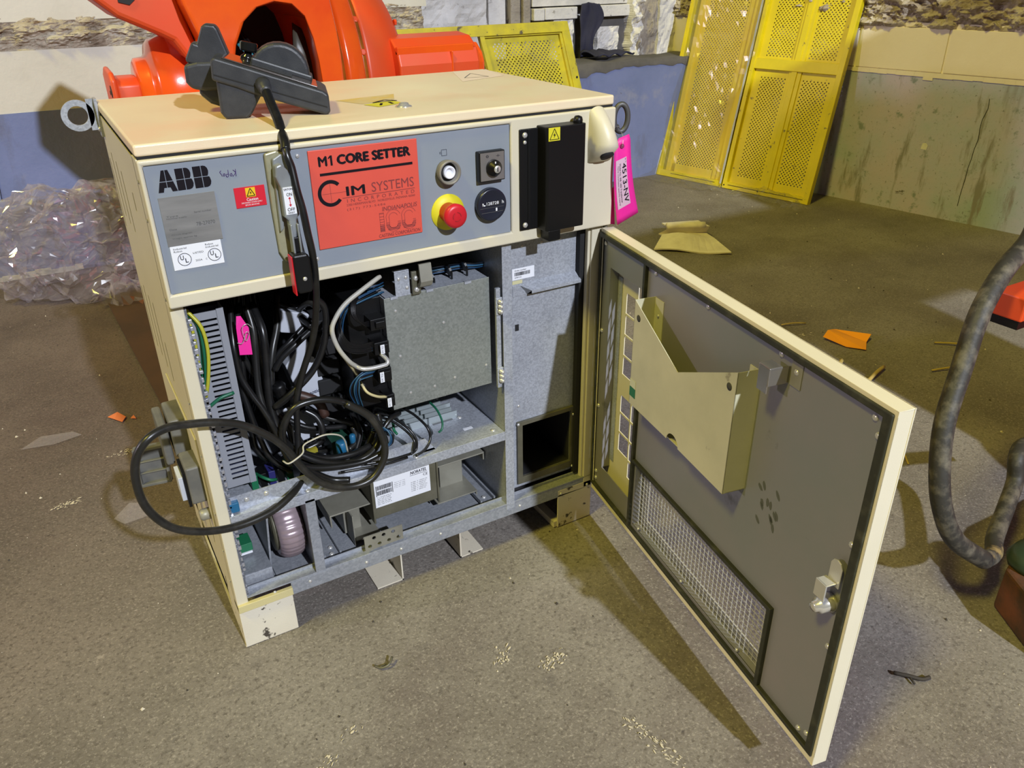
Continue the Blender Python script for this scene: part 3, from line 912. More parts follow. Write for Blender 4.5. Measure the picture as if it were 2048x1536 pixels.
# cream painted blocks above, each a block of its own with a recessed joint behind
G().plate(-0.6, 4.6, 0.64, 0.87, [], -0.25, -0.006, RW).out('mortar_bed', CREAMRIGHT, RWALL)
g = G()
for i in range(80):
    u = -0.2 + i * 0.045
    g.box(u, u + 0.046, 0.640 - 0.004 * random.random() - (0.014 if i % 13 == 7 else 0), 0.658, -0.01, 0.004, lambda a, b, c: RW(a, b, c))
g.out('paint_ridge', CREAMRIGHT, RWALL)
edges = [-0.55, -0.14, 0.27, 0.93, 1.365, 1.80, 2.24, 2.68, 3.12, 3.56]
for a, b in zip(edges[:-1], edges[1:]):
    G().plate(a + 0.005, b - 0.005, 0.660, 0.848, [], -0.05, 0.0 + 0.002 * random.random(), RW).out('block', CREAMRIGHT, RWALL, 0.003)
g = G()
nu, nv = 420, 70
vs = []
for j in range(nv + 1):
    for i in range(nu + 1):
        u, v = -0.5 + 4.0 * i / nu, 0.842 + 0.50 * j / nv
        d = 0.050 * noise.fractal(Vector((u * 13, v * 26, 5)), 0.75, 2.1, 6) + 0.03 * noise.noise(Vector((u * 4, v * 6, 9)))
        e = min(1.0, j / 3.0)
        vs.append(RW(u, v + 0.006 * noise.noise(Vector((u * 12, j, 0))), -0.006 + e * (0.012 + d)))
g.add(vs, [(j * (nu + 1) + i, j * (nu + 1) + i + 1, (j + 1) * (nu + 1) + i + 1, (j + 1) * (nu + 1) + i) for j in range(nv) for i in range(nu)])
g.out('broken_plaster', ROCK, RWALL)
# white fleck and dirty streaks on the wall paint
g = G().add([RW(1.345, 0.312, 0.001), RW(1.372, 0.31, 0.001), RW(1.376, 0.332, 0.001), RW(1.366, 0.342, 0.001), RW(1.35, 0.340, 0.001)], [(0, 1, 2, 3, 4)])
g.out('bare_patch', WHITEWALL, RWALL)
g = G()
g.tube([RW(1.60 - 0.022 * k / 10 + 0.012 * noise.noise(Vector((k * .6, 1, 0))), 0.57 - 0.045 * k, 0.0005) for k in range(12)], 0.0016, 4, 2)
g.out('crack', BLACKMATT, RWALL)
g = G()
g.tube([(-0.262 - 0.004 * k + 0.006 * math.sin(k), YB - 0.0005, 0.60 - 0.055 * k) for k in range(6)], 0.0018, 4, 2)
g.out('crack', BLACKMATT, back)

# ================================================================ ROBOT CONTROLLER CABINET
CAB = thing('robot_controller', 'cream steel robot controller cabinet with its front door swung open and cables spilling out', 'cabinet', (0.4, 0.24, 0))
# --- shell
g = G().box(0.0, 0.02, 0.0, 0.035, 0.085, 0.694)
g.out('corner_post', CREAM, CAB, 0.002)
g = G().box(0.768, 0.79, 0.0, 0.03, 0.085, 0.694).box(0.762, 0.768, 0.004, 0.014, 0.10, 0.69)
g.out('corner_post', CREAM, CAB, 0.0015)
slots = []
for yc, z0, z1 in ((0.455, 0.70, 0.83), (0.395, 0.735, 0.85), (0.335, 0.735, 0.845), (0.275, 0.735, 0.84), (0.155, 0.80, 0.83),
                   (0.455, 0.46, 0.58), (0.395, 0.47, 0.60), (0.335, 0.475, 0.60), (0.275, 0.475, 0.605), (0.215, 0.47, 0.55),
                   (0.395, 0.14, 0.20), (0.275, 0.13, 0.2), (0.155, 0.14, 0.21), (0.10, 0.25, 0.30)):
    slots.append((yc - 0.005, yc + 0.005, z0, z1))
g = G().plate(0.030, 0.475, 0.10, 0.906, slots, 0.0, 0.0015, lambda u, v, t: (t, u, v))
g.out('side_panel', CREAM, CAB)
G().box(0.006, 0.008, 0.03, 0.475, 0.11, 0.90).out('slot_shade_sheet', INNERSHADE, CAB)  # black sheet added so the vent slots look shaded
g = G().box(0.7985, 0.80, 0.002, 0.475, 0.10, 0.906)
g.out('side_panel', CREAM, CAB)
G().box(0.79, 0.7985, 0.0, 0.04, 0.10, 0.694).out('edge_trim', CREAM, CAB, 0.0015)
G().box(0.0, 0.80, 0.474, 0.478, 0.06, 0.906).out('back_panel', CREAM, CAB)
G().box(0.02, 0.78, 0.462, 0.466, 0.11, 0.90).out('back_shade_sheet', INNERSHADE, CAB)  # dark sheet stands in for the shade deep in the cabinet
for z in (0.875, 0.82, 0.70, 0.52, 0.42, 0.30, 0.22, 0.15):
    inst(RIVET, 'rivet', (-0.0003, 0.018 if z < .69 else 0.012, z), CAB, (-1, 0, 0))
# --- lid
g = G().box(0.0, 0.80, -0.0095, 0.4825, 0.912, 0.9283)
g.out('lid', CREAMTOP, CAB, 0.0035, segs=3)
G().box(0.002, 0.798, -0.0075, 0.474, 0.9085, 0.912).out('lid_seal', BLACKMATT, CAB)
# stickers and screw on the lid
lab = G().add([(0.385, 0.150, 0.9286), (0.452, 0.168, 0.9286), (0.478, 0.232, 0.9286), (0.36, 0.214, 0.9286)], [(0, 1, 2, 3)]).out('torn_sticker', mat('faded_yellow_sticker', (0.62, 0.44, 0.12), 0.5, spots=[(30, (0.60, 0.47, 0.24), 0.45, 0.55)]), CAB)
lab = G().add([(0.398, 0.103, 0.9288), (0.452, 0.122, 0.9288), (0.442, 0.158, 0.9288), (0.384, 0.140, 0.9288)], [(0, 1, 2, 3)]).out('warning_sticker', YEL, CAB)
g = G()
for p in (((0.405, 0.150), (0.450, 0.152), (0.434, 0.170)),):
    for a, b in ((0, 1), (1, 2), (2, 0)):
        A, B = Vector(p[a]), Vector(p[b])
        d = (B - A).normalized()
        nn_ = Vector((-d.y, d.x)) * 0.002
        g.add([(*(A - nn_), 0.9291), (*(B - nn_), 0.9291), (*(B + nn_), 0.9291), (*(A + nn_), 0.9291)], [(0, 1, 2, 3)])
g.add([(0.404, 0.117, 0.9291), (0.409, 0.117, 0.9291), (0.418, 0.137, 0.9291), (0.413, 0.137, 0.9291)], [(0, 1, 2, 3)])
g.add([(0.428, 0.122, 0.9291), (0.433, 0.122, 0.9291), (0.434, 0.142, 0.9291), (0.429, 0.142, 0.9291)], [(0, 1, 2, 3)])
g.out('lettering', INK, lab)
lab = G().add([(0.66, 0.310, 0.9286), (0.775, 0.345, 0.9286), (0.800, 0.470, 0.9286), (0.72, 0.478, 0.9286)], [(0, 1, 2, 3)]).out('paper_label', mat('pale_paper', (0.72, 0.60, 0.52), 0.6), CAB)
g = G()
for A, B in (((0.690, 0.36), (0.735, 0.42)), ((0.735, 0.42), (0.742, 0.35)), ((0.742, 0.35), (0.69, 0.36))):
    A, B = Vector(A), Vector(B)
    d = (B - A).normalized()
    nn_ = Vector((-d.y, d.x)) * 0.001
    g.add([(*(A - nn_), 0.9289), (*(B - nn_), 0.9289), (*(B + nn_), 0.9289), (*(A + nn_), 0.9289)], [(0, 1, 2, 3)])
g.out('lettering', INKGRAY, lab)
g = G()
g.smooth = True
g.lathe([(0, 0.014), (0.002, 0.0135), (0.0035, 0.009), (0.0065, 0.008), (0.0075, 0.004)], (0.433, 0.082, 0.9283), (0, 0, 1), 20)
g.out('lid_screw', CHROME, CAB)

# --- control head
g = G().plate(0.0, 0.80, 0.6935, 0.9085, [(0.006, 0.581, 0.7145, 0.9005)], -0.0165, -0.006, lambda u, v, t: (u, t, v))
head = g.out('control_head', CREAM, CAB, 0.0035, segs=3)
g = G().box(0.0, 0.80, -0.006, 0.035, 0.6935, 0.9085)
g.out('head_box', CREAM, CAB, 0.001)
panel = G().box(0.0065, 0.5805, -0.0125, -0.0055, 0.715, 0.900).out('control_panel', GRAYPANEL, CAB)
YS = -0.0128
# company letters on the panel
LG = []


def poly(g, pts, y, x0, z0, w, h):
    g.add([(x0 + a * w, y, z0 + b * h) for a, b in pts], [tuple(range(len(pts)))])


g = G()


def letterA(x0, w):
    z0, h = 0.862, 0.030
    poly(g, [(.16, .5), (.33, 1), (.485, 1), (.485, .5)], YS, x0, z0, w, h)
    poly(g, [(.515, .5), (.515, 1), (.67, 1), (.84, .5)], YS, x0, z0, w, h)
    poly(g, [(0, 0), (.27, 0), (.34, .2), (.485, .2), (.485, .465), (.15, .465)], YS, x0, z0, w, h)
    poly(g, [(1, 0), (.73, 0), (.66, .2), (.515, .2), (.515, .465), (.85, .465)], YS, x0, z0, w, h)


def letterB(x0, w):
    z0, h = 0.862, 0.030
    poly(g, [(0, .515), (.48, .515), (.48, 1), (0, 1)], YS, x0, z0, w, h)
    poly(g, [(0, 0), (.48, 0), (.48, .485), (0, .485)], YS, x0, z0, w, h)
    poly(g, [(.52, .515), (.84, .515), (.90, .62), (.92, .75), (.88, .88), (.78, .97), (.66, 1), (.52, 1)], YS, x0, z0, w, h)
    poly(g, [(.52, 0), (.72, 0), (.87, .04), (.96, .13), (1, .26), (.97, .40), (.92, .485), (.52, .485)], YS, x0, z0, w, h)


letterA(0.0195, 0.0255)
letterB(0.0455, 0.0220)
letterB(0.0690, 0.0225)
g.out('company_letters', INK, CAB)
# mirrored handwriting seen on a residue spot
g = G()
for s in ([(0.127, 0.882), (0.1265, 0.872)], [(0.1235, 0.881), (0.1265, 0.877), (0.122, 0.872)], [(0.121, 0.877), (0.1185, 0.875), (0.1195, 0.873), (0.1215, 0.874), (0.1205, 0.877)],
          [(0.1165, 0.882), (0.1160, 0.873), (0.1130, 0.873), (0.1135, 0.876), (0.116, 0.876)], [(0.1115, 0.875), (0.1095, 0.874), (0.1095, 0.877), (0.1115, 0.877), (0.1115, 0.875)], [(0.107, 0.882), (0.105, 0.880), (0.1065, 0.877), (0.1075, 0.874)]):
    g.tube([(a, YS - 0.0002, b) for a, b in s], 0.00045, 5, 3)
g.out('handwriting', PURPLEINK, CAB)
lab = G().box(0.0165, 0.0925, -0.0138, -0.0125, 0.7855, 0.855).out('name_plate', PLATE, CAB)
text('78-27070', INKGRAY, lab, (0.060, -0.0141, 0.8100), 0.026, 0.0052, 0.01)
for k, (a, w) in enumerate(((0.022, 0.02), (0.060, 0.03), (0.022, 0.034), (0.023, 0.012), (0.024, 0.035), (0.024, 0.042))):
    text(('Type', 'Serial number', 'Nominal supply', 'Date', 'Circuit diagram', 'Weight approx kg')[k], INKGRAY, lab, (a, -0.0141, (0.8265, 0.8285, 0.8235, 0.808, 0.800, 0.7945)[k]), w * 0.8, 0.0026)
lab = G().box(0.0180, 0.0885, -0.0138, -0.0125, 0.7495, 0.7850).out('listing_sticker', WHITE, CAB)
for t_, x, z, w in (('Industrial', .022, .7795, .018), ('Robot', .022, .7757, .0115), ('Robot', .066, .7795, .0115), ('Industrial', .066, .7757, .018), ('LISTED', .0475, .7700, .0145), ('202A', .0490, .7585, .0095), ('C', .0635, .7585, .002)):
    text(t_, INK, lab, (x, -0.0141, z), w, 0.0026)
for cx in (0.0345, 0.0765):
    g = G()
    annulus(g, cx, 0.7640, 0.0087, 0.0094, -0.0142, -0.0139)
    g.out('emblem_ring', INK, lab)
    text('U', INK, lab, (cx - 0.0055, -0.0141, 0.7635), 0.0048, 0.0065, 0.03)
    text('L', INK, lab, (cx + 0.0008, -0.0141, 0.7590), 0.0042, 0.0065, 0.03)
lab = G().box(0.1195, 0.1635, -0.0138, -0.0125, 0.8255, 0.8550).out('caution_sticker', REDLABEL, CAB)
t = G().box(0.1355, 0.1495, -0.0140, -0.0138, 0.8400, 0.8535).out('symbol_field', mat('amber_print', (0.75, 0.48, 0.01), 0.5), lab)
text('Caution', WHITE, lab, (0.1355, -0.0141, 0.8345), 0.0165, 0.0042, 0.02)
text('DISCONNECT POWER SUPPLY', WHITE, lab, (0.1275, -0.0141, 0.8312), 0.030, 0.0020)
text('BEFORE SERVICING', WHITE, lab, (0.1325, -0.0141, 0.8278), 0.020, 0.0020)


def bolt_triangle(parent, x, z, s, y, w=0.0011):
    g = G()
    P = [Vector((x - s / 2, z)), Vector((x + s / 2, z)), Vector((x, z + s * 0.95))]
    for a, b in ((0, 1), (1, 2), (2, 0)):
        A, B = P[a], P[b]
        d = (B - A).normalized()
        q = Vector((-d.y, d.x)) * w / 2
        g.add([(A.x - q.x, y, A.y - q.y), (B.x - q.x, y, B.y - q.y), (B.x + q.x, y, B.y + q.y), (A.x + q.x, y, A.y + q.y)], [(0, 1, 2, 3)])
    k = s * 0.11
    g.add([(x + k, y, z + s * 0.66), (x - k * 1.3, y, z + s * 0.36), (x - k * 0.1, y, z + s * 0.36), (x - k * 0.6, y, z + s * 0.10), (x + k * 1.3, y, z + s * 0.44), (x + k * .1, y, z + s * 0.44)], [(0, 1, 2, 3, 4, 5)])
    return g.out('warning_symbol', INK, parent)


bolt_triangle(lab, 0.1425, 0.8415, 0.0115, -0.0142)

# orange-red engraved label
lab = G().box(0.2335, 0.4100, -0.0152, -0.0125, 0.7430, 0.8950).out('engraved_label', ORANGELABEL, CAB, 0.0008)
YL = -0.0155
text('M', INK, lab, (0.2475, YL, 0.8700), 0.0140, 0.0150, 0.10)
G().box(0.2665, 0.2697, YL, YL + 0.0002, 0.8700, 0.8850).add([(0.2665, YL, 0.8850), (0.2633, YL, 0.8818), (0.2633, YL, 0.8798), (0.2665, YL, 0.8818)], [(0, 1, 2, 3)]).out('lettering', INK, lab)
text('CORE SETTER', INK, lab, (0.2765, YL, 0.8700), 0.1215, 0.0150, 0.10)
G().box(0.2480, 0.4000, YL, YL + 0.0002, 0.8560, 0.8600).out('lettering', INK, lab)
g = G()
annulus(g, 0.2615, 0.8285, 0.0150, 0.0205, YL, YL + 0.0002, 30, math.radians(42), math.radians(322))
g.out('lettering', INK, lab)
text('IM', INK, lab, (0.2860, YL, 0.8210), 0.0310, 0.0145, 0.04)
text('SYSTEMS', INKRED, lab, (0.3280, YL, 0.8215), 0.0720, 0.0150)
G().box(0.2790, 0.4010, YL, YL + 0.0002, 0.8180, 0.8188).box(0.2480, 0.2860, YL, YL + 0.0002, 0.8280, 0.8284).box(0.2612, 0.2616, YL, YL + 0.0002, 0.814, 0.843).out('lettering', INKRED, lab)
text('INCORPORATED', INKRED, lab, (0.2860, YL, 0.8105), 0.1140, 0.0055, spacing=1.9)
text('2200 HERRIMAN BLVD.  NOBLESVILLE, INDIANA 46060', INKRED, lab, (0.2845, YL, 0.8045), 0.1160, 0.0040)
text('(317) 773-5486', INKRED, lab, (0.2845, YL, 0.7970), 0.0640, 0.0045, spacing=1.3)
text('INDIANAPOLIS', INKRED, lab, (0.3420, YL, 0.7885), 0.0610, 0.0070, 0.005, italic=0.15)
text('CASTING CORPORATION', INKRED, lab, (0.3330, YL, 0.7462), 0.0730, 0.0055, 0.005, italic=0.15)
# big striped monogram
g = G()
for k in range(9):
    z = 0.7555 + k * 0.0034 * (0.62 + 0.055 * k)
    th_ = 0.0019 if k < 4 else 0.0007
    g.box(0.3365, 0.3440, YL, YL + 0.0002, z, z + th_)
g.box(0.3365, 0.3369, YL, YL + 0.0002, 0.7545, 0.7860).box(0.3436, 0.3440, YL, YL + 0.0002, 0.7545, 0.7860).box(0.3365, 0.3440, YL, YL + 0.0002, 0.7857, 0.7861)
for cx in (0.3600, 0.3870):
    for rr in (0.0075, 0.0125):
        annulus(g, cx, 0.7760, rr, rr + 0.0005, YL, YL + 0.0002, 20, math.radians(20), math.radians(180))
        annulus(g, cx, 0.7660, rr, rr + 0.0005, YL, YL + 0.0002, 20, math.radians(180), math.radians(340))
    g.box(cx - 0.0125, cx - 0.012, YL, YL + 0.0002, 0.766, 0.776).box(cx - 0.0075, cx - 0.007, YL, YL + 0.0002, 0.766, 0.776)
    for k in range(6):
        z = 0.7560 + k * 0.0024
        hw = math.sqrt(max(0.0001, 0.0125 ** 2 - (z - 0.7660) ** 2))
        hi = math.sqrt(max(0, 0.0075 ** 2 - (z - 0.7660) ** 2))
        t_ = 0.0013 if k < 4 else 0.0006
        if hi > 0:
            g.box(cx - hw, cx - hi, YL, YL + 0.0002, z, z + t_).box(cx + hi, cx + hw, YL, YL + 0.0002, z, z + t_)
        else:
            g.box(cx - hw, cx + hw, YL, YL + 0.0002, z, z + t_)
g.out('lettering', INKRED, lab)
for x, z in ((0.2185, 0.8895), (0.2280, 0.7290)):
    inst(SCREWS, 'screw', (x, -0.0125, z), CAB, (0, -1, 0))
# shrouded white button
g = G()
g.smooth = True
g.lathe([(0, 0.0185), (0.004, 0.0190), (0.012, 0.0200), (0.016, 0.0195), (0.016, 0.0165), (0.004, 0.0150), (0.004, 0.001)], (0.4600, -0.0125, 0.8370), (0, -1, 0), 36)
b = g.out('button_shroud', mat('taupe_plastic', (0.20, 0.185, 0.155), 0.4), CAB)
g = G()
g.smooth = True
g.lathe([(0, 0.0105), (0.009, 0.0105), (0.0115, 0.0100), (0.0115, 0.0075), (0.006, 0.0065), (0.006, 0.0005)], (0.4600, -0.0155, 0.8370), (0, -1, 0), 28)
g.out('button', WHITE, b)
g = G()
g.lathe([(0, 0.0150), (0.005, 0.0148), (0.005, 0.0110)], (0.4600, -0.0150, 0.8370), (0, -1, 0), 28)
g.out('button_bezel', BLACK, b)
g = G()
for bx in ((0.4530, 0.4620, 0.8620, 0.8625), (0.4530, 0.4620, 0.8715, 0.8720), (0.4530, 0.4535, 0.8620, 0.8720), (0.4620, 0.4625, 0.8620, 0.8720), (0.4500, 0.4530, 0.8655, 0.8660), (0.4500, 0.4530, 0.8680, 0.8685), (0.4497, 0.4502, 0.8655, 0.8685)):
    g.box(bx[0], bx[1], YS, YS + 0.0002, bx[2], bx[3])
g.out('button_symbol', INK, CAB)
# emergency stop
g = G()
g.smooth = True
g.lathe([(0, 0.0305), (0.0015, 0.0305), (0.0015, 0.01)], (0.4590, -0.0125, 0.7690), (0, -1, 0), 40)
es = g.out('emergency_stop_disc', YEL, CAB)
g = G()
g.smooth = True
g.lathe([(0, 0.0165), (0.016, 0.0165), (0.020, 0.0195), (0.028, 0.0205), (0.032, 0.0190), (0.0335, 0.014), (0.034, 0.001)], (0.4590, -0.0140, 0.7690), (0, -1, 0), 36)
g.out('emergency_stop_button', RED, es)
g = G()
for k in range(3):
    a0 = k * 2 * PI / 3
    annulus(g, 0.4590, 0.7690, 0.0068, 0.0080, -0.0484, -0.0478, 10, a0, a0 + 1.5)
g.out('turn_arrows', mat('dark_red_plastic', (0.30, 0.01, 0.015), 0.5), es)
# key switch
b = G().box(0.5150, 0.5640, -0.0255, -0.0125, 0.8125, 0.8625).out('key_switch', BLACK, CAB, 0.0015)
G().box(0.5170, 0.5620, -0.0262, -0.0255, 0.8145, 0.8605).out('key_plate', KEYPLATE, b)
g = G()
g.smooth = True
g.lathe([(0, 0.0140), (0.006, 0.0135), (0.008, 0.0120), (0.013, 0.0075), (0.0145, 0.0070), (0.0145, 0.0005)], (0.5410, -0.0260, 0.8350), (0, -1, 0), 30)
g.out('key_barrel', BLACK, b)
g = G()
g.smooth = True
g.lathe([(0, 0.0065), (0.001, 0.006), (0.001, 0.0004)], (0.5410, -0.0405, 0.8350), (0, -1, 0), 20)
kc = g.out('key_core', STEEL, b)
G().box(0.5401, 0.5419, -0.0419, -0.0416, 0.8315, 0.8385).out('key_slot', BLACKMATT, b)
G().box(0.5385, 0.5405, -0.0372, -0.0362, 0.8430, 0.8470).out('pointer', WHITE, b)
g = G()
annulus(g, 0.5300, 0.8545, 0.0018, 0.0024, -0.0265, -0.0263, 14)
g.box(0.5276, 0.5324, -0.0265, -0.0263, 0.8543, 0.8548).box(0.5470, 0.5540, -0.0265, -0.0263, 0.8538, 0.8543).box(0.5500, 0.5506, -0.0265, -0.0263, 0.8520, 0.8565)
g.out('engraved_symbols', INK, b)
# hour meter
g = G()
g.smooth = True
g.lathe([(0, 0.0285), (0.008, 0.0285), (0.011, 0.0280), (0.012, 0.0255), (0.0112, 0.0235), (0.0112, 0.0005)], (0.5385, -0.0125, 0.7715), (0, -1, 0), 40)
b = g.out('hour_meter', mat('blue_black_plastic', (0.012, 0.014, 0.026), 0.3), CAB)
G().box(0.5270, 0.5545, -0.0240, -0.0237, 0.7705, 0.7775).out('meter_window', BLACKMATT, b)
text('128728', WHITE, b, (0.5275, -0.0243, 0.7722), 0.0235, 0.0052)
text('h', WHITE, b, (0.5575, -0.0243, 0.7722), 0.0035, 0.0058, 0.01)
G().box(0.5200, 0.5250, -0.0243, -0.0240, 0.7715, 0.7735).box(0.5195, 0.5215, -0.0243, -0.0240, 0.7715, 0.7765).out('lettering', WHITE, b)
text('1', WHITE, b, (0.5450, -0.0243, 0.7605), 0.003, 0.0055, 0.03)
G().box(0.5150, 0.5600, -0.0241, -0.0238, 0.7590, 0.7595).box(0.5150, 0.5610, -0.0241, -0.0238, 0.7672, 0.7676).out('engraved_line', INKGRAY, b)

# main switch: cast plate, lever, grip
g = G().prism([(0.1690, 0.8990), (0.1860, 0.9020), (0.2030, 0.8950), (0.2050, 0.8700), (0.2030, 0.7600), (0.1960, 0.7440), (0.1860, 0.7330), (0.1770, 0.7360), (0.1700, 0.7520), (0.1685, 0.8200)], -0.021, -0.0125, 'y')
b = g.out('switch_plate', HANDLEPAINT, CAB, 0.002)
g = G().prism([(0.1770, 0.8920), (0.1900, 0.8990), (0.2010, 0.8900), (0.1990, 0.8640), (0.1880, 0.8600), (0.1830, 0.8300), (0.1800, 0.7900), (0.1740, 0.7850), (0.1750, 0.8250)], -0.030, -0.020, 'y')
g.out('cast_hood', HANDLEGRAY, b, 0.002)
g = G().prism([(0.1760, 0.8850), (0.1850, 0.8880), (0.1930, 0.8780), (0.1980, 0.8620), (0.2005, 0.8500), (0.2015, 0.8120), (0.1960, 0.8050), (0.1930, 0.7800), (0.1950, 0.7560), (0.1860, 0.7540), (0.1850, 0.7800), (0.1840, 0.8050), (0.1790, 0.8110), (0.1790, 0.8550), (0.1740, 0.8700)], -0.046, -0.030, 'y')
lev = g.out('switch_lever', HANDLEGRAY, CAB, 0.0025)
st = G().box(0.1815, 0.1975, -0.0468, -0.0460, 0.8145, 0.8545).out('lever_label', WHITE, lev)
text('EATON', INK, lev, (0.1828, -0.0471, 0.8500), 0.0130, 0.0030, 0.03)
text('ON', INK, lev, (0.1856, -0.0471, 0.8415), 0.0082, 0.0048, 0.01)
text('OFF', INK, lev, (0.1843, -0.0471, 0.8195), 0.0110, 0.0048, 0.01)
text('RESET', INK, lev, (0.1850, -0.0471, 0.8158), 0.0095, 0.0024, 0.01)
G().box(0.1890, 0.1900, -0.0471, -0.0469, 0.8285, 0.8385).add([(0.1872, -0.0471, 0.8375), (0.1918, -0.0471, 0.8375), (0.1895, -0.0471, 0.8405)], [(0, 1, 2)]).add([(0.1872, -0.0471, 0.8293), (0.1895, -0.0471, 0.8258), (0.1918, -0.0471, 0.8293)], [(0, 1, 2)]).out('arrow', REDLABEL, lev)
for a, b_ in ((0.1835, 0.1865), (0.1935, 0.1965)):
    G().box(a, b_, -0.052, -0.036, 0.752, 0.800).out('lever_rod', HANDLEGRAY, lev, 0.001)
G().box(0.1860, 0.1940, -0.050, -0.038, 0.757, 0.780).out('lock_slide', BLACK, lev, 0.001)
grip = G().prism([(0.1770, 0.7570), (0.2000, 0.7570), (0.2030, 0.7500), (0.2030, 0.7020), (0.1990, 0.6960), (0.1800, 0.6960), (0.1770, 0.7020)], -0.064, -0.040, 'y').out('lever_grip', BLACK, CAB, 0.003)
G().box(0.1752, 0.1772, -0.062, -0.042, 0.6935, 0.755).out('red_inlay', RED, grip, 0.0008)
inst(SCREWS, 'screw', (0.1910, -0.064, 0.7190), CAB, (0, -1, 0))

# black cover with the warning sticker
b = G().box(0.5965, 0.7150, -0.0200, -0.0165, 0.7150, 0.8900).out('black_cover_plate', BLACK, CAB, 0.0015)
G().box(0.6120, 0.6180, -0.0215, -0.0200, 0.7160, 0.8890).out('cover_rib', BLACK, b, 0.0008)
g = G().prism([(0.6320, -0.0165), (0.6340, -0.0440), (0.6380, -0.0470), (0.7120, -0.0470), (0.7150, -0.0440), (0.7150, -0.0165)], 0.7140, 0.8935, 'z')
cov = g.out('black_cover_box', BLACK, CAB, 0.0015)
G().box(0.6390, 0.6640, -0.0470, -0.0200, 0.6960, 0.7145).out('cover_tab', BLACK, cov, 0.001)
G().box(0.6370, 0.6600, -0.0474, -0.0470, 0.8705, 0.8925).out('cover_sticker', YEL, cov)
bolt_triangle(cov, 0.6485, 0.8730, 0.0185, -0.0478)
for z in (0.8800, 0.7245):
    inst(SCREW, 'screw', (0.6065, -0.0200, z), CAB, (0, -1, 0))
inst(SCREWS, 'screw', (0.6065, -0.0200, 0.868), CAB, (0, -1, 0))
g = G()
g.smooth = True
g.lathe([(0, 0.0085), (0.008, 0.0085), (0.013, 0.0065), (0.015, 0.001)], (0.7070, -0.0300, 0.8900), (0, -0.2, 1), 20)
g.out('cover_knob', BLACK, CAB)

# moulded cable spout
g = G()
g.smooth = True
secs = []
vs = []
for k in range(9):
    t = k / 8
    zc = 0.902 - 0.056 * t
    rx = 0.0165 + 0.0095 * t
    out_ = 0.004 + 0.040 * math.sin(t * PI / 2) ** 0.8
    for i in range(17):
        a = PI * i / 16
        vs.append((0.7575 + 0.008 * t - rx * math.cos(a), -0.0150 - out_ * math.sin(a) ** 0.7, zc + 0.012 * math.sin(a) * (1 - t)))
fs = [(k * 17 + i, k * 17 + i + 1, (k + 1) * 17 + i + 1, (k + 1) * 17 + i) for k in range(8) for i in range(16)]
m0 = len(vs)
# bottom face, sloping back to the panel
for i in range(17):
    a = PI * i / 16
    vs.append((0.7655 - 0.0255 * math.cos(a), -0.0150 - 0.008 * math.sin(a) ** 0.7, 0.818))
fs += [(8 * 17 + i, 8 * 17 + i + 1, m0 + i + 1, m0 + i) for i in range(16)]
fs.append(tuple(m0 + i for i in range(17)))
g.add(vs, fs)
sp = g.out('cable_spout', CREAM, CAB)
g = G()
g.smooth = True
g.lathe([(-0.004, 0.0125), (0.0004, 0.0125), (0.0004, 0.001)], (0.7655, -0.0415, 0.8300), (0.0, -0.62, -0.78), 24)
g.out('spout_hole', BLACKMATT, sp)

# lifting lug on the left rear, eye bolt on the right
g = G()
annulus(g, -0.0340, 0.9060, 0.0165, 0.0270, 0.466, 0.470, 32)
g.plate(-0.0165, -0.001, 0.879, 0.933, [], 0.466, 0.470, lambda u, v, t: (u, t, v))
g.box(-0.0045, 0.0, 0.44, 0.47, 0.870, 0.935)
g.out('lifting_lug', GALVL, CAB)
inst(SCREW, 'screw', (-0.0045, 0.452, 0.882), CAB, (-1, 0, 0))
g = G()
g.tube([(0.8470 + 0.0130 * math.cos(a), 0.030 - 0.004 * math.cos(a), 0.8790 + 0.0245 * math.sin(a)) for a in [2 * PI * k / 16 for k in range(16)]], 0.0052, 10, 2, closed=True)
g.cyl((0.80, 0.030, 0.866), (0.842, 0.032, 0.862), 0.0055, 12)
g.smooth = True
g.cyl((0.80, 0.030, 0.870), (0.806, 0.032, 0.871), 0.011, 16)
g.smooth = False
g.prism([(0.800, 0.846), (0.818, 0.852), (0.822, 0.872), (0.812, 0.895), (0.800, 0.905)], 0.035, 0.042, 'y')
g.out('eye_bolt', mat('dark_forged_steel', (0.10, 0.10, 0.10), 0.5, 0.5), CAB)

# --- bottom frame
g = G().box(0.10, 0.79, 0.0, 0.003, 0.083, 0.112).box(0.02, 0.79, 0.0, 0.022, 0.112, 0.115).box(0.02, 0.79, 0.019, 0.022, 0.112, 0.122)
g.out('bottom_rail', GALV, CAB, 0.001)
g = G().box(0.02, 0.795, 0.022, 0.47, 0.098, 0.102)
g.out('bottom_pan', GALV, CAB)
for x, z in ((0.136, 0.100), (0.069, 0.104), (0.324, 0.098), (0.412, 0.1), (0.602, 0.098), (0.250, 0.096)):
    inst(SCREWS, 'screw', (x, 0.0, z), CAB, (0, -1, 0))
g = G().plate(0.0, 0.10, 0.0, 0.098, [], 0.0, 0.003, lambda u, v, t: (u, t, v)).box(0.0, 0.003, 0.003, 0.11, 0, 0.098).box(0.0, 0.10, 0.003, 0.03, 0.0, 0.003)
ft = g.out('foot', CREAMWORN, CAB, 0.001)
G().box(0.0, 0.101, -0.006, 0.003, 0.088, 0.104).out('foot_lip', mat('yellowed_cream', (0.55, 0.48, 0.24), 0.45, bump=(400, 0.2)), ft, 0.001)
g = G().plate(0.70, 0.79, 0.0, 0.1, [], 0.0, 0.003, lambda u, v, t: (u, t, v)).box(0.787, 0.79, 0.003, 0.47, 0, 0.098).box(0.692, 0.712, 0.003, 0.47, 0.0, 0.016)
ft = g.out('foot', CREAMWORN, CAB, 0.001)
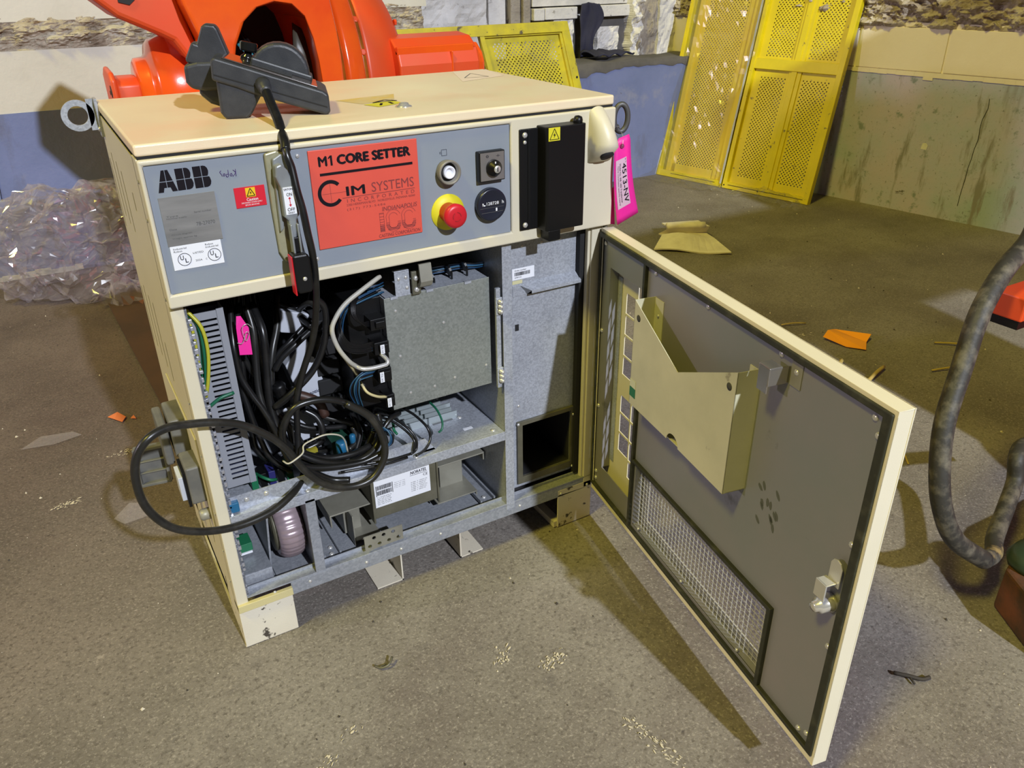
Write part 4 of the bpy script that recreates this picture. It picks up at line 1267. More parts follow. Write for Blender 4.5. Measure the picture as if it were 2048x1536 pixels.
for x, z in ((0.708, 0.0905), (0.778, 0.0905)):
    inst(SCREWS, 'screw', (x, -0.0002, z), CAB, (0, -1, 0))
G().box(0.0, 0.10, 0.38, 0.478, 0.0, 0.098).out('foot', CREAMWORN, CAB, 0.001)
G().box(0.0, 0.0035, 0.11, 0.38, 0.0, 0.012).box(0.0, 0.0035, 0.10, 0.475, 0.07, 0.1).out('side_skid', CREAM, CAB)
# fork guides under the cabinet
g = G().box(0.327, 0.330, 0.02, 0.42, 0.0, 0.098).box(0.272, 0.330, 0.02, 0.42, 0.0, 0.003).box(0.255, 0.33, 0.02, 0.42, 0.095, 0.098)
g.out('fork_guide', CREAMWORN, CAB)
g = G().box(0.463, 0.466, 0.02, 0.42, 0.0, 0.098).box(0.463, 0.518, 0.02, 0.42, 0.0, 0.003).box(0.463, 0.54, 0.02, 0.42, 0.095, 0.098)
g.out('fork_guide', CREAMWORN, CAB)

# --- compartment partition and right hand sheet
g = G().box(0.568, 0.571, 0.0, 0.46, 0.10, 0.694).box(0.568, 0.588, -0.001, 0.002, 0.10, 0.694).box(0.585, 0.588, 0.0, 0.46, 0.10, 0.694)
g.out('partition_post', GALVL, CAB, 0.0006)
g = G().plate(0.588, 0.757, 0.125, 0.693, [(0.6225, 0.7480, 0.150, 0.282)], 0.030, 0.032, lambda u, v, t: (u, t, v))
sh = g.out('duct_sheet', GALVL, CAB)
g = G().plate(0.612, 0.757, 0.135, 0.290, [(0.6245, 0.7470, 0.1515, 0.2805)], 0.024, 0.030, lambda u, v, t: (u, t, v))
g.out('duct_frame', OLIVE, sh, 0.0006)
g = G().box(0.6205, 0.6225, 0.032, 0.40, 0.150, 0.282).box(0.748, 0.75, 0.032, 0.40, 0.150, 0.282).box(0.62, 0.75, 0.032, 0.40, 0.148, 0.150).box(0.62, 0.75, 0.032, 0.40, 0.282, 0.284).box(0.62, 0.75, 0.40, 0.402, 0.148, 0.284)
g.out('air_duct', INNERSHADE, sh)
for x, z in ((0.629, 0.668), (0.672, 0.668), (0.714, 0.668), (0.618, 0.327), (0.614, 0.286), (0.753, 0.270), (0.753, 0.136)):
    inst(SCREWS, 'screw', (x, 0.030 if z > 0.3 else 0.024, z), CAB, (0, -1, 0))
G().box(0.752, 0.766, 0.016, 0.028, 0.12, 0.693).out('door_seal', BLACKMATT, CAB)
G().box(0.588, 0.79, 0.05, 0.06, 0.10, 0.125).out('sill_shadow_plate', INNERSHADE, CAB)
lab = G().box(0.607, 0.6560, 0.0294, 0.030, 0.6035, 0.6260).out('order_label', WHITE, sh)
text('Order number', INK, lab, (0.612, 0.0291, 0.6205), 0.026, 0.003)
g = G()
x = 0.612
while x < 0.645:
    w = random.choice((0.0005, 0.0008, 0.0013))
    g.box(x, x + w, 0.0290, 0.0293, 0.6115, 0.6185)
    x += w + random.choice((0.0005, 0.0009))
g.out('barcode', INK, lab)
text('4678910 02', INK, lab, (0.612, 0.0291, 0.6070), 0.015, 0.0025)
G().box(0.607, 0.6290, 0.0294, 0.030, 0.5950, 0.6020).out('small_label', mat('pale_yellow_label', (0.55, 0.52, 0.30), 0.5), sh)
g = G().prism([(0.030, 0.5960), (0.012, 0.5830), (0.012, 0.5770), (0.030, 0.5700)], 0.640, 0.754, 'x')
g.add([(0.640, 0.030, 0.5960), (0.640, 0.012, 0.5830), (0.622, 0.0295, 0.592)], [(0, 1, 2)]).add([(0.640, 0.012, 0.5830), (0.640, 0.012, 0.5770), (0.640, 0.030, 0.570), (0.622, 0.0295, 0.592)], [(0, 1, 2, 3)])
g.out('sheet_handle', GALVL, sh)
G().box(0.607, 0.636, 0.0288, 0.030, 0.570, 0.593).out('handle_flange', GALVL, sh, 0.0005)
G().box(0.612, 0.620, 0.0285, 0.030, 0.498, 0.511).out('latch_slot', BLACKMATT, sh)

# --- shelf
g = G().box(0.02, 0.568, 0.0, 0.45, 0.293, 0.2955).box(0.02, 0.568, -0.0005, 0.002, 0.276, 0.2965)
shelf = g.out('shelf', GALVL, CAB, 0.0008)
g = G().box(0.02, 0.40, 0.016, 0.018, 0.2955, 0.325).box(0.395, 0.42, 0.016, 0.06, 0.2955, 0.300).add([(0.40, 0.016, 0.2955), (0.42, 0.016, 0.2955), (0.40, 0.016, 0.325)], [(0, 1, 2)])
g.out('shelf_upstand', GALVL, shelf)
for x, y in ((0.12, 0.009), (0.16, 0.009), (0.375, 0.009), (0.55, 0.018), (0.515, 0.10), (0.51, 0.20), (0.53, 0.205)):
    inst(SCREW, 'screw', (x, y, 0.2955), CAB, (0, 0, 1))
for x in (0.055, 0.09):
    inst(SCREW, 'screw', (x, 0.016, 0.312), CAB, (0, -1, 0))
g = G()
for k in range(5):
    y = 0.105 + k * 0.018
    g.box(0.36, 0.512 - 0.004 * k + 0.010 * (k == 2), y, y + 0.0035, 0.2955, 0.312)
    g.box(0.36, 0.512 - 0.004 * k, y + 0.0035, y + 0.012, 0.2955, 0.302)
g.out('ribbed_heat_sink', mat('zinc_bright', (0.44, 0.49, 0.50), 0.22, 0.5), shelf)
lab = G().box(0.500, 0.520, 0.048, 0.056, 0.2955, 0.2960).out('shelf_label', WHITE, shelf)
G().box(0.455, 0.50, 0.10, 0.2, 0.2957, 0.2965).out('insulating_sheet', mat('dark_grey_sheet', (0.12, 0.125, 0.13), 0.5), shelf)
G().box(0.02, 0.04, 0.006, 0.020, 0.298, 0.318).out('blue_plug', BLUEPART, CAB, 0.002)

# --- galvanised drive box
def PLACE(x, y, z):
    return (0.9534 * x - 0.0050, y - 0.060, 0.9534 * z + 0.0529)


g = G().plate(0.3655, 0.5840, 0.3680, 0.6005, [], 0.080, 0.082, lambda u, v, t: (u, t, v))
drv = g.out('drive_box', GALVBOX, CAB, 0.0008)
g = G().box(0.3655, 0.3675, 0.082, 0.24, 0.368, 0.6).box(0.5820, 0.5840, 0.082, 0.24, 0.368, 0.6).box(0.37, 0.5840, 0.082, 0.24, 0.598, 0.6).box(0.3655, 0.5840, 0.082, 0.24, 0.368, 0.37)
g.out('box_sides', GALVL, drv)
g = G().plate(0.3890, 0.4180, 0.5990, 0.6470, [], 0.0785, 0.0800, lambda u, v, t: (u, t, v)).box(0.389, 0.418, 0.0785, 0.088, 0.6455, 0.648)
g.out('mounting_tab', GALVL, drv, 0.0005)
g = G().plate(0.4200, 0.4370, 0.5995, 0.6440, [], 0.072, 0.078, lambda u, v, t: (u, t, v))
br = g.out('catch_bracket', OLIVE, drv, 0.001)
g = G().prism([(0.060, 0.660), (0.055, 0.628), (0.060, 0.618), (0.070, 0.612), (0.074, 0.618), (0.065, 0.624), (0.060, 0.632), (0.064, 0.660)], 0.4300, 0.4540, 'x')
g.out('spring_catch', FOOTSTEEL, drv)
for x, z in ((0.397, 0.633), (0.411, 0.634), (0.412, 0.614)):
    inst(SCREWS, 'screw', (x, 0.0785, z), CAB, (0, -1, 0))
for x, z in ((0.428, 0.631), (0.428, 0.609)):
    inst(SCREW, 'screw', (x, 0.0720, z), CAB, (0, -1, 0))
for x, z in ((0.386, 0.573), (0.482, 0.528), (0.388, 0.480), (0.572, 0.413), (0.500, 0.404), (0.455, 0.397), (0.403, 0.397)):
    inst(RIVET, 'rivet', (x, 0.0798, z), CAB, (0, -1, 0))
for x in (0.378, 0.45, 0.53):
    G().box(x, x + 0.014, 0.078, 0.084, 0.5965, 0.6015).out('top_clip', GALVL, drv)
hb = G().box(0.5870, 0.5965, 0.060, 0.066, 0.365, 0.582).out('hinge_bar', GALVL, CAB, 0.0005)
NUT = G()
NUT.smooth = True
NUT.lathe([(0, 0.0050), (0.004, 0.0050), (0.0045, 0.0042), (0.008, 0.0036), (0.0095, 0.0018), (0.0098, 0.0004)], (0, 0, 0), (0, 0, 1), 12)
_pl, PLACE = PLACE, None
NUT = loose_mesh(NUT, 'acorn_nut', STEEL)
PLACE = _pl
G().box(0.5845, 0.5985, 0.056, 0.060, 0.527, 0.564).out('hinge_leaf', GALVL, hb, 0.001)
G().box(0.5845, 0.5985, 0.056, 0.060, 0.375, 0.412).out('hinge_leaf', GALVL, hb, 0.001)
for z in (0.556, 0.546, 0.536, 0.404, 0.394, 0.384):
    inst(NUT, 'acorn_nut', (0.5920, 0.056, z), CAB, (0.1, -1, 0.1))

# --- connector blocks on the left side of the drive box
for x0, x1, z0, z1 in ((0.332, 0.362, 0.548, 0.570), (0.335, 0.364, 0.498, 0.523), (0.337, 0.364, 0.440, 0.468), (0.347, 0.366, 0.384, 0.410)):
    c = G().box(x0, x1, 0.070, 0.14, z0, z1).box(x0 + 0.008, x1 - 0.004, 0.064, 0.070, z0 + 0.006, z1 - 0.004).out('connector', BLACK, CAB, 0.0012)
    if z0 < 0.54:
        xl = x0 + (0.009 if z0 > 0.49 else 0.001)
        l = G().box(xl, xl + 0.008, 0.0630, 0.0638, z0 + 0.004, z1 - 0.003).out('connector_label', WHITE, c)
        text('K41.X72', INK, l, (xl + 0.002, 0.0627, z0 + 0.006), 0.0042, z1 - z0 - 0.011, xf=lambda a, b, xl=xl, z0=z0, z1=z1: (xl + 0.0015 + 0.004 * b, 0.0627, z0 + 0.006 + a * (z1 - z0 - 0.011)))
G().box(0.30, 0.37, 0.10, 0.22, 0.38, 0.60).out('relay_module', BLACK, CAB, 0.002)
g = G()
for k in range(5):
    g.box(0.25 + 0.002 * k, 0.30, 0.17 + 0.004 * k, 0.25, 0.345 + 0.04 * k, 0.378 + 0.04 * k)
g.out('relay_rack', BLACKMATT, CAB, 0.002)
g = G()
g.smooth = True
g.tube([(0.287, 0.075, 0.495), (0.300, 0.058, 0.487), (0.318, 0.055, 0.4835), (0.342, 0.055, 0.483), (0.351, 0.056, 0.484), (0.353, 0.060, 0.490), (0.346, 0.075, 0.500)], 0.0042, 10, 5)
g.out('pull_handle', STEEL, CAB)

PLACE = None
# --- drive unit with blue word, and white housing behind the cables
g = G().prism([(0.181, 0.495), (0.226, 0.545), (0.252, 0.424), (0.205, 0.398)], 0.12, 0.18, 'y')
b = g.out('white_drive_unit', DULLWHITE, CAB, 0.002)
text('motion', INKBLUE, b, (0, 0, 0), 0.030, 0.007, 0.02, xf=lambda a, b: (0.2130 + 0.030 * a, 0.1193, 0.4255 + 0.0072 * b + 0.0035 * a))
g = G().prism([(0.190, 0.602), (0.240, 0.585), (0.215, 0.552), (0.182, 0.562)], 0.12, 0.17, 'y')
g.out('white_housing', DULLWHITE, CAB, 0.002)
g = G().prism([(0.150, 0.410), (0.175, 0.412), (0.205, 0.390), (0.242, 0.388), (0.25, 0.34), (0.17, 0.33)], 0.12, 0.15, 'y')
g.out('white_housing', DULLWHITE, CAB, 0.002)
G().box(0.09, 0.30, 0.30, 0.302, 0.33, 0.68).out('rear_module', mat('dark_blue_black', (0.012, 0.013, 0.017), 0.5), CAB)
G().box(0.17, 0.32, 0.23, 0.29, 0.62, 0.675).out('capacitor_cover', mat('mid_grey_cover', (0.07, 0.07, 0.07), 0.5), CAB, 0.004)
for (x, z, x2, z2) in ((0.172, 0.463, 0.190, 0.420), (0.155, 0.48, 0.165, 0.44), (0.245, 0.56, 0.235, 0.53)):
    g = G()
    g.smooth = True
    g.lathe([(0, 0.011), (0.006, 0.0135), (0.012, 0.0115), (0.018, 0.0135), (0.024, 0.0115), (0.045, 0.0115)], (x, 0.09, z), (x2 - x, 0, z2 - z), 14)
    g.out('cable_plug', BLACK, CAB)
g = G()
g.smooth = True
g.tube([(0.180, 0.085, 0.455), (0.200, 0.078, 0.446), (0.219, 0.07, 0.432), (0.226, 0.065, 0.405)], 0.009, 10, 4)
g.out('rubber_boot', mat('brown_rubber', (0.045, 0.020, 0.014), 0.5), CAB)
G().box(0.178, 0.197, 0.04, 0.05, 0.350, 0.357).out('yellow_tag', mat('olive_yellow', (0.25, 0.22, 0.02), 0.5), CAB)
g = G()
g.smooth = True
g.lathe([(0, 0.010), (0.028, 0.0105), (0.030, 0.008)], (0.243, 0.045, 0.325), (0, 0, 1), 16)
g.lathe([(0, 0.006), (0.022, 0.006), (0.024, 0.004)], (0.270, 0.060, 0.330), (0, 0, 1), 12)
g.out('blue_cap', BLUEPART, CAB)
G().box(0.235, 0.30, 0.08, 0.15, 0.2955, 0.335).out('terminal_card', mat('dark_green_card', (0.01, 0.05, 0.03), 0.5), CAB)
for k in range(5):
    G().box(0.075 + 0.016 * k, 0.087 + 0.016 * k, 0.06, 0.09, 0.2955, 0.325).out('terminal', (GREENP, BLACK, mat('blue_purple_plastic', (0.02, 0.02, 0.12), 0.5), BLACK, GREENP)[k], CAB, 0.001)

# --- slotted wiring duct and terminal strip by the left post
n = 32
pitch = (0.650 - 0.345) / n
rects = [(0.0400, 0.0680, 0.350 + k * pitch, 0.350 + k * pitch + pitch * 0.42) for k in range(n)]
g = G().plate(0.0300, 0.0690, 0.335, 0.662, rects, 0.030, 0.0318, lambda u, v, t: (u + (v - 0.662) * -0.004, t, v))
du = g.out('slotted_duct', DUCT, CAB)
g = G().box(0.0690, 0.0800, 0.028, 0.031, 0.335, 0.664).box(0.0785, 0.0800, 0.031, 0.09, 0.335, 0.664).box(0.030, 0.0315, 0.031, 0.09, 0.335, 0.662)
g.out('duct_side', DUCT, du, 0.0005)
G().box(0.033, 0.078, 0.060, 0.09, 0.335, 0.66).out('duct_wires', mat('blue_black_wires', (0.012, 0.017, 0.05), 0.6), du)
g = G()
for k in range(40):
    z = 0.66 - k * 0.0125
    w = 0.0022 + 0.0016 * random.random()
    x = 0.0245 + 0.0016 * random.random()
    g.box(x - w, x + w, 0.006, 0.012, z - 0.0045 * random.random() - 0.001, z + 0.004)
ts = g.out('foil_seal', mat('crumpled_foil', (0.55, 0.56, 0.62), 0.2, 0.7), CAB, 0.001, kind='stuff')
g = G()
vs = []
zz = [0.115 + 0.57 * k / 90 for k in range(91)]
for k, z in enumerate(zz):
    vs += [(0.0195, 0.003, z), (0.0235 + 0.0028 * noise.noise(Vector((z * 70, 0, 0))), 0.002, z), (0.0235, 0.012, z)]
g.add(vs, [(3 * k + a, 3 * k + a + 1, 3 * k + a + 4, 3 * k + a + 3) for k in range(90) for a in (0, 1)])
g.out('foam_seal', FOAM, CAB)

# --- lower bay
vs = []
g = G()
g.smooth = True
NA, NB = 96, 10
for i in range(NA):
    a = 2 * PI * i / NA
    rip = 1 + 0.028 * (1 if i % 3 == 0 else -0.4) + 0.01 * math.sin(i * 1.7)
    for j in range(NB):
        t = j / (NB - 1)
        xx = -0.5 + t
        R = 0.0660 * rip * (1 - 0.16 * abs(2 * xx) ** 3)
        vs.append((0.1270 + 0.050 * xx, 0.100 + R * math.cos(a), 0.1770 + R * math.sin(a)))
fs = [((i * NB + j), (i * NB + j + 1), ((i + 1) % NA) * NB + j + 1, ((i + 1) % NA) * NB + j) for i in range(NA) for j in range(NB - 1)]
g.add(vs, fs)
g.smooth = False
g.add([vs[i * NB] for i in range(NA)], [tuple(range(NA))])
g.add([vs[i * NB + NB - 1] for i in range(NA)], [tuple(range(NA))])
g.out('toroid_coil', TOROIDM, CAB)
g = G()
g.smooth = True
g.cyl((0.098, 0.105, 0.177), (0.103, 0.105, 0.177), 0.050, 36)
g.out('coil_washer', OLIVE, CAB)
G().box(0.150, 0.169, -0.0005, 0.003, 0.115, 0.282).box(0.166, 0.169, 0.0, 0.06, 0.115, 0.282).out('support_post', GALV, CAB, 0.0008)
G().box(0.154, 0.1565, 0.02, 0.30, 0.105, 0.280).box(0.084, 0.157, 0.02, 0.23, 0.1035, 0.1065).out('coil_bracket', GALV, CAB)
G().prism([(0.078, 0.110), (0.0815, 0.110), (0.0915, 0.235), (0.088, 0.235)], 0.06, 0.20, 'y').out('coil_bracket', GALV, CAB)
G().box(0.022, 0.078, 0.03, 0.30, 0.102, 0.140).out('lower_cover', GALV, CAB, 0.002)
for x in (0.102, 0.148):
    inst(SCREW, 'screw', (x, 0.036, 0.1065), CAB, (0, 0, 1))
G().box(0.034, 0.058, 0.085, 0.12, 0.150, 0.168).out('green_terminal', GREENP, CAB, 0.001)
G().box(0.034, 0.056, 0.083, 0.086, 0.146, 0.150).out('green_terminal', WHITE, CAB)
G().box(0.025, 0.03, 0.08, 0.3, 0.14, 0.26).out('circuit_board', mat('board_green', (0.01, 0.06, 0.04), 0.5), CAB)
G().box(0.022, 0.567, 0.40, 0.402, 0.105, 0.29).out('rear_screen', mat('dim_grey_sheet', (0.05, 0.052, 0.055), 0.6), CAB)
G().box(0.022, 0.56, 0.10, 0.45, 0.2910, 0.2925).out('shelf_underside_shade', INNERSHADE, CAB)  # dark sheet stands in for the shade below the shelf
# transformer
tr = G().box(0.293, 0.440, 0.060, 0.064, 0.143, 0.242).box(0.293, 0.297, 0.056, 0.18, 0.135, 0.25).box(0.436, 0.440, 0.056, 0.18, 0.135, 0.25).box(0.297, 0.436, 0.064, 0.18, 0.15, 0.24).out('transformer', OLIVE, CAB, 0.001)
lab = G().box(0.3005, 0.4215, 0.0590, 0.0600, 0.1700, 0.2330).out('rating_label', WHITE, tr)
YT = 0.0586
text('NORATEL', INK, lab, (0.3790, YT, 0.2235), 0.0360, 0.0072, 0.03, italic=0.2)
G().box(0.3780, 0.4160, YT, YT + 0.0003, 0.2205, 0.2212).out('lettering', INK, lab)
text('CE', INK, lab, (0.4070, YT, 0.2120), 0.0100, 0.0060)
g = G()
for xx in (0.3035, 0.3385):
    g.box(xx, xx + 0.0012, YT, YT + 0.0003, 0.1965, 0.2215)
for j in range(2):
    x = 0.3055
    while x < 0.337:
        w = random.choice((0.0005, 0.0008, 0.0012))
        g.box(x, x + w, YT, YT + 0.0003, 0.1985 + 0.0125 * j, 0.2085 + 0.0125 * j)
        x += w + random.choice((0.0004, 0.0007))
g.out('barcode', INK, lab)
for k in range(5):
    text(('2 x 3HAB 8101-8', 'ART NR 3-0458', 'S/N 02 45 0136'
          , 'PRI 200 220 400', 'SEC 262 V 9.9 A')[k], INKGRAY, lab, (0.305, YT, 0.1925 - 0.0042 * k), 0.030 - 0.002 * (k % 2), 0.0024)
for k in range(4):
    text(('Type no', 'Power', 'Class', 'Freq')[k] + '  8.1  kVA', INKGRAY, lab, (0.3430, YT, 0.2160 - 0.0042 * k), 0.024, 0.0022)
for k in range(6):
    text('0-400  V  50/60 Hz', INKGRAY, lab, (0.3790, YT, 0.2030 - 0.0042 * k), 0.036 - 0.002 * (k % 3), 0.0022)
# folded brackets either side
g = G().box(0.208, 0.300, 0.07, 0.16, 0.176, 0.179).box(0.208, 0.211, 0.07, 0.16, 0.150, 0.176).box(0.240, 0.275, 0.09, 0.16, 0.110, 0.176).box(0.246, 0.302, 0.05, 0.15, 0.112, 0.115).box(0.246, 0.249, 0.05, 0.30, 0.104, 0.176)
g.out('folded_bracket', FOOTSTEEL, CAB, 0.0008)
g = G().box(0.445, 0.565, 0.09, 0.16, 0.196, 0.199).box(0.562, 0.565, 0.09, 0.16, 0.180, 0.199).box(0.47, 0.525, 0.12, 0.19, 0.120, 0.196).box(0.44, 0.535, 0.07, 0.15, 0.118, 0.121).box(0.532, 0.535, 0.07, 0.15, 0.104, 0.121)
g.out('folded_bracket', FOOTSTEEL, CAB, 0.0008)
for x in (0.196, 0.545):
    G().box(x - 0.018, x - 0.014, 0.04, 0.44, 0.102, 0.114).box(x + 0.014, x + 0.018, 0.04, 0.44, 0.102, 0.114).box(x - 0.018, x + 0.018, 0.04, 0.44, 0.102, 0.105).out('floor_channel', GALV, CAB)
inst(SCREW, 'screw', (0.196, 0.05, 0.105), CAB, (0, 0, 1))
inst(SCREW, 'screw', (0.200, 0.07, 0.105), CAB, (0, 0, 1))
inst(SCREW, 'screw', (0.545, 0.06, 0.105), CAB, (0, 0, 1))
inst(SCREW, 'screw', (0.424, 0.035, 0.102), CAB, (0, 0, 1))
# small plate with holes on the rail
g = G()
g.perf(0.250, 0.1235, 4, 2, 0.020, 0.0170, 0.0042, lambda u, v, t: (u, -0.001 + t, v), 0)
g.perf(0.250, 0.1235, 4, 2, 0.020, 0.0170, 0.0042, lambda u, v, t: (u, 0.001 + t, v), 0)
g.out('hole_plate', FOOTSTEEL, CAB)

# --- connectors on the left side
side = SIDEPLASTIC
cg = G().box(-0.030, 0.0, 0.15, 0.235, 0.352, 0.428).out('side_connector_housing', side, CAB, 0.004)
G().box(-0.048, -0.033, 0.16, 0.25, 0.335, 0.415).out('connector_flap', side, cg, 0.004)
cg = G().box(-0.028, 0.0, 0.070, 0.135, 0.296, 0.372).out('side_connector_housing', side, CAB, 0.004)
G().box(-0.033, -0.028, 0.074, 0.130, 0.292, 0.362).out('connector_gasket', BLACK, cg)
G().box(-0.041, -0.033, 0.080, 0.125, 0.304, 0.352).out('connector_insert', DULLWHITE, cg, 0.001)


def CV(u, v, t):
    # hinged cover hanging open, facing the viewer
    p = Vector((-0.0990, 0.235, 0.262)) + Vector((0.93, -0.30, 0.10)).normalized() * u + Vector((0.02, 0.0, 1.0)).normalized() * v + Vector((-0.30, -0.95, 0)).normalized() * t
    return tuple(p)


g = G().plate(0, 0.058, 0, 0.083, [], -0.012, -0.006, CV).plate(0, 0.058, 0, 0.083, [(0.005, 0.053, 0.006, 0.077)], -0.006, 0.004, CV).plate(0.005, 0.053, 0.028, 0.030, [], -0.006, 0.002, CV).plate(0.005, 0.053, 0.052, 0.054, [], -0.006, 0.002, CV)
g.out('connector_cover', side, CAB, 0.0015)
g = G()
g.smooth = True
g.cyl(CV(0.020, 0.083, 0), CV(0.020, 0.092, 0), 0.004, 10)
g.out('cover_pin', DULLWHITE, CAB)
g = G()
g.smooth = True
g.lathe([(0, 0.011), (0.016, 0.011), (0.020, 0.008)], (-0.001, 0.075, 0.268), (-1, 0, 0), 16)
g.out('side_gland', FOOTSTEEL, CAB)
G().box(-0.003, 0.0, 0.05, 0.34, 0.235, 0.435).out('connector_plate', CREAM, CAB, 0.001)

BLUEWIRE2 = mat('steel_blue_wire', (0.03, 0.10, 0.17), 0.4)
WM = {'blackthin': CABLE, 'green': GREEN, 'yellow': YELWIRE, 'greenbright': GREENP, 'white': WHITEWIRE, 'cream': CREAMWIRE, 'blue': BLUEWIRE, 'blackwire': BLACK}
for kind, lst in CABLES.items():
    if kind in WM:
        for i_, (r, pts) in enumerate(lst):
            if kind == 'blue':
                jit = [(random.random() - 0.5) * 0.003 for _ in range(3)]
                pts = [(x + jit[0] * (0 < q < len(pts) - 1), y + jit[1], z + jit[2]) for q, (x, y, z) in enumerate(pts)]
                G().tube(pts, r * 0.68, 6, 5).out('wire', (BLUEWIRE, CABLE, BLUEWIRE2, BLUEWIRE)[i_ % 4], CAB)
            else:
                G().tube(pts, r, 8 if r > 0.002 else 6, 5).out('wire', WM[kind], CAB)
for k, (x, z) in enumerate(((0.4528, 0.632), (0.4884, 0.638), (0.520, 0.6415))):
    G().cyl((x - 0.002, 0.058, z), (x + 0.002, 0.058, z + 0.001), 0.011, 12).box(x - 0.001, x + 0.002, 0.046, 0.049, z - 0.020, z).out('cable_clip', BLACK, CAB)
# a tangle of shadowy looms deep in the cabinet behind the coloured wires
random.seed(11)
for k in range(34):
    x0 = random.choice((0.10 + 0.07 * random.random(), 0.26 + 0.09 * random.random()))
    pts = []
    z = 0.66 - 0.05 * random.random()
    x = x0
    y = 0.19 + 0.06 * random.random()
    while z > 0.32:
        pts.append((x, y, z))
        z -= 0.05 + 0.04 * random.random()
        x += (random.random() - 0.5) * 0.045
        y = min(0.27, max(0.185, y + (random.random() - 0.5) * 0.04))
    G().tube(pts, 0.0022 + 0.0025 * random.random(), 6, 4).out('loom', CABLE if k % 3 else BLACK, CAB)
for k in range(16):
    x = 0.16 + 0.012 * k
    pts = [(x + 0.03 * random.random(), 0.07 + 0.10 * random.random(), 0.300 + 0.05 * random.random()) for _ in range(3)]
    pts = sorted(pts)
    pts = [(pts[0][0] - 0.03, pts[0][1] + .03, 0.302)] + pts + [(pts[-1][0] + 0.05, pts[-1][1] + 0.02, 0.303)]
    G().tube(pts, 0.0020 + 0.002 * random.random(), 6, 5).out('loom', (CABLE, BLACK, CABLEDUST)[k % 3], CAB)

# ---- black cables: a bundle of its own
BUN = thing('cable_bundle', 'tangle of thick black cables hanging and coiled in the open cabinet, one loop outside', 'cables', (0.16, 0.0, 0.30))
for i, (r, pts) in enumerate(CABLES['black']):
    G().tube(pts, r * (1.0, 1.12, 1.25)[i % 3], 10, 6).out('cable', CABLEDUST if i % 4 == 1 else CABLE, BUN)
for r, pts in CABLES['loop']:
    G().tube(pts, r, 12, 8).out('cable', CABLEDUST, BUN)
for r, pts in CABLES['tie']:
    G().tube(pts, r, 6, 5).out('cable_tie', WHITEWIRE, BUN, label='off-white string tie')

# pink tag tied to the cables
tg = G().add([(0.0995, 0.042, 0.640), (0.1060, 0.040, 0.640), (0.1150, 0.038, 0.618), (0.1130, 0.036, 0.571), (0.0930, 0.036, 0.575), (0.0955, 0.038, 0.622)], [(0, 1, 2, 3, 4, 5)])
tg = tg.out('tag', PINK, None, origin=(0.104, 0.038, 0.60))
tag(tg, 'small bright pink card tag wired to the cables inside the cabinet, left', 'tag')
tg.modifiers.new('solid', 'SOLIDIFY').thickness = 0.0006
G().tube([(0.092, 0.033, 0.598), (0.099, 0.030, 0.597), (0.104, 0.030, 0.605), (0.108, 0.029, 0.615), (0.113, 0.031, 0.612), (0.106, 0.030, 0.60), (0.103, 0.030, 0.622), (0.112, 0.031, 0.628), (0.120, 0.034, 0.618)], 0.0006, 5, 5).out('wire_twist', STEEL, tg)

# big pink tag on the eye bolt
TG = thing('tag', 'long bright pink card tag with white label 4513-NV hanging from the eye bolt', 'tag', (0.825, 0.03, 0.86))


def TM(a, b, t=0.0):
    # a across, b down, curved card
    L_ = Vector((0.7965, 0, 0.852)).lerp(Vector((0.8120, 0, 0.692)), b)
    R_ = Vector((0.8310, 0, 0.860)).lerp(Vector((0.8610, 0, 0.709)), b)
    bow = -0.0095 * math.sin(PI * b)
    p = L_.lerp(R_, a)
    return (p.x + bow, -0.021 - 0.006 * math.sin(PI * b) - t, p.z)


g = G()
nb = 14
vs = [TM(a / 4, b / nb) for b in range(nb + 1) for a in range(5)]
fs = [(b * 5 + a, b * 5 + a + 1, (b + 1) * 5 + a + 1, (b + 1) * 5 + a) for b in range(nb) for a in range(4)]
vs[0] = TM(0.0, 0.07)
vs[4] = TM(0.92, 0.0)
g.smooth = True
g.add(vs, fs)
o = g.out('tag_card', PINK, TG)
o.modifiers.new('solid', 'SOLIDIFY').thickness = 0.0005
g = G()
g.smooth = True
vs = [TM(0.10 + 0.62 * a / 3, 0.24 + 0.58 * b / nb, 0.0008) for b in range(nb + 1) for a in range(4)]
g.add(vs, [(b * 4 + a, b * 4 + a + 1, (b + 1) * 4 + a + 1, (b + 1) * 4 + a) for b in range(nb) for a in range(3)])
o = g.out('tag_label', PINKLABEL, TG)


def tline(body, a0, a1, b0, b1, bold=0.0):
    text(body, INK, o, (0, 0, 0), 1, 1, bold, xf=lambda a, b: TM(a0 + (a1 - a0) * b, b0 + (b1 - b0) * a, 0.0012))


tline('4513-NV', 0.46, 0.68, 0.30, 0.78, 0.02)
tline('Model No. IRB 1400 Transformer', 0.30, 0.38, 0.29, 0.76, 0.01)
tline('Name: transmission assembly material', 0.18, 0.26, 0.31, 0.78)
tline('Date:    Wt:', 0.62, 0.70, 0.25, 0.30)
g = G()
g.cyl(TM(0.45, 0.10, 0.0022), TM(0.45, 0.10, -0.001), 0.0042, 14)
g.out('tag_eyelet', mat('dark_pink', (0.22, 0.02, 0.08), 0.6), TG)
G().tube([TM(0.45, 0.10, 0.003), (0.818, -0.015, 0.858), (0.828, 0.015, 0.866), (0.845, 0.030, 0.862), (0.836, 0.036, 0.856), (0.820, 0.0, 0.852), TM(0.47, 0.10, 0.002)], 0.0005, 5, 5).out('wire_twist', STEEL, TG)
g = G()
g.add([(0.803, 0.004, 0.752), (0.816, 0.002, 0.76), (0.8180, -0.004, 0.688), (0.803, -0.002, 0.692)], [(0, 1, 2, 3)])
o = g.out('tag_card', PINK, TG)
o.modifiers.new('solid', 'SOLIDIFY').thickness = 0.0005

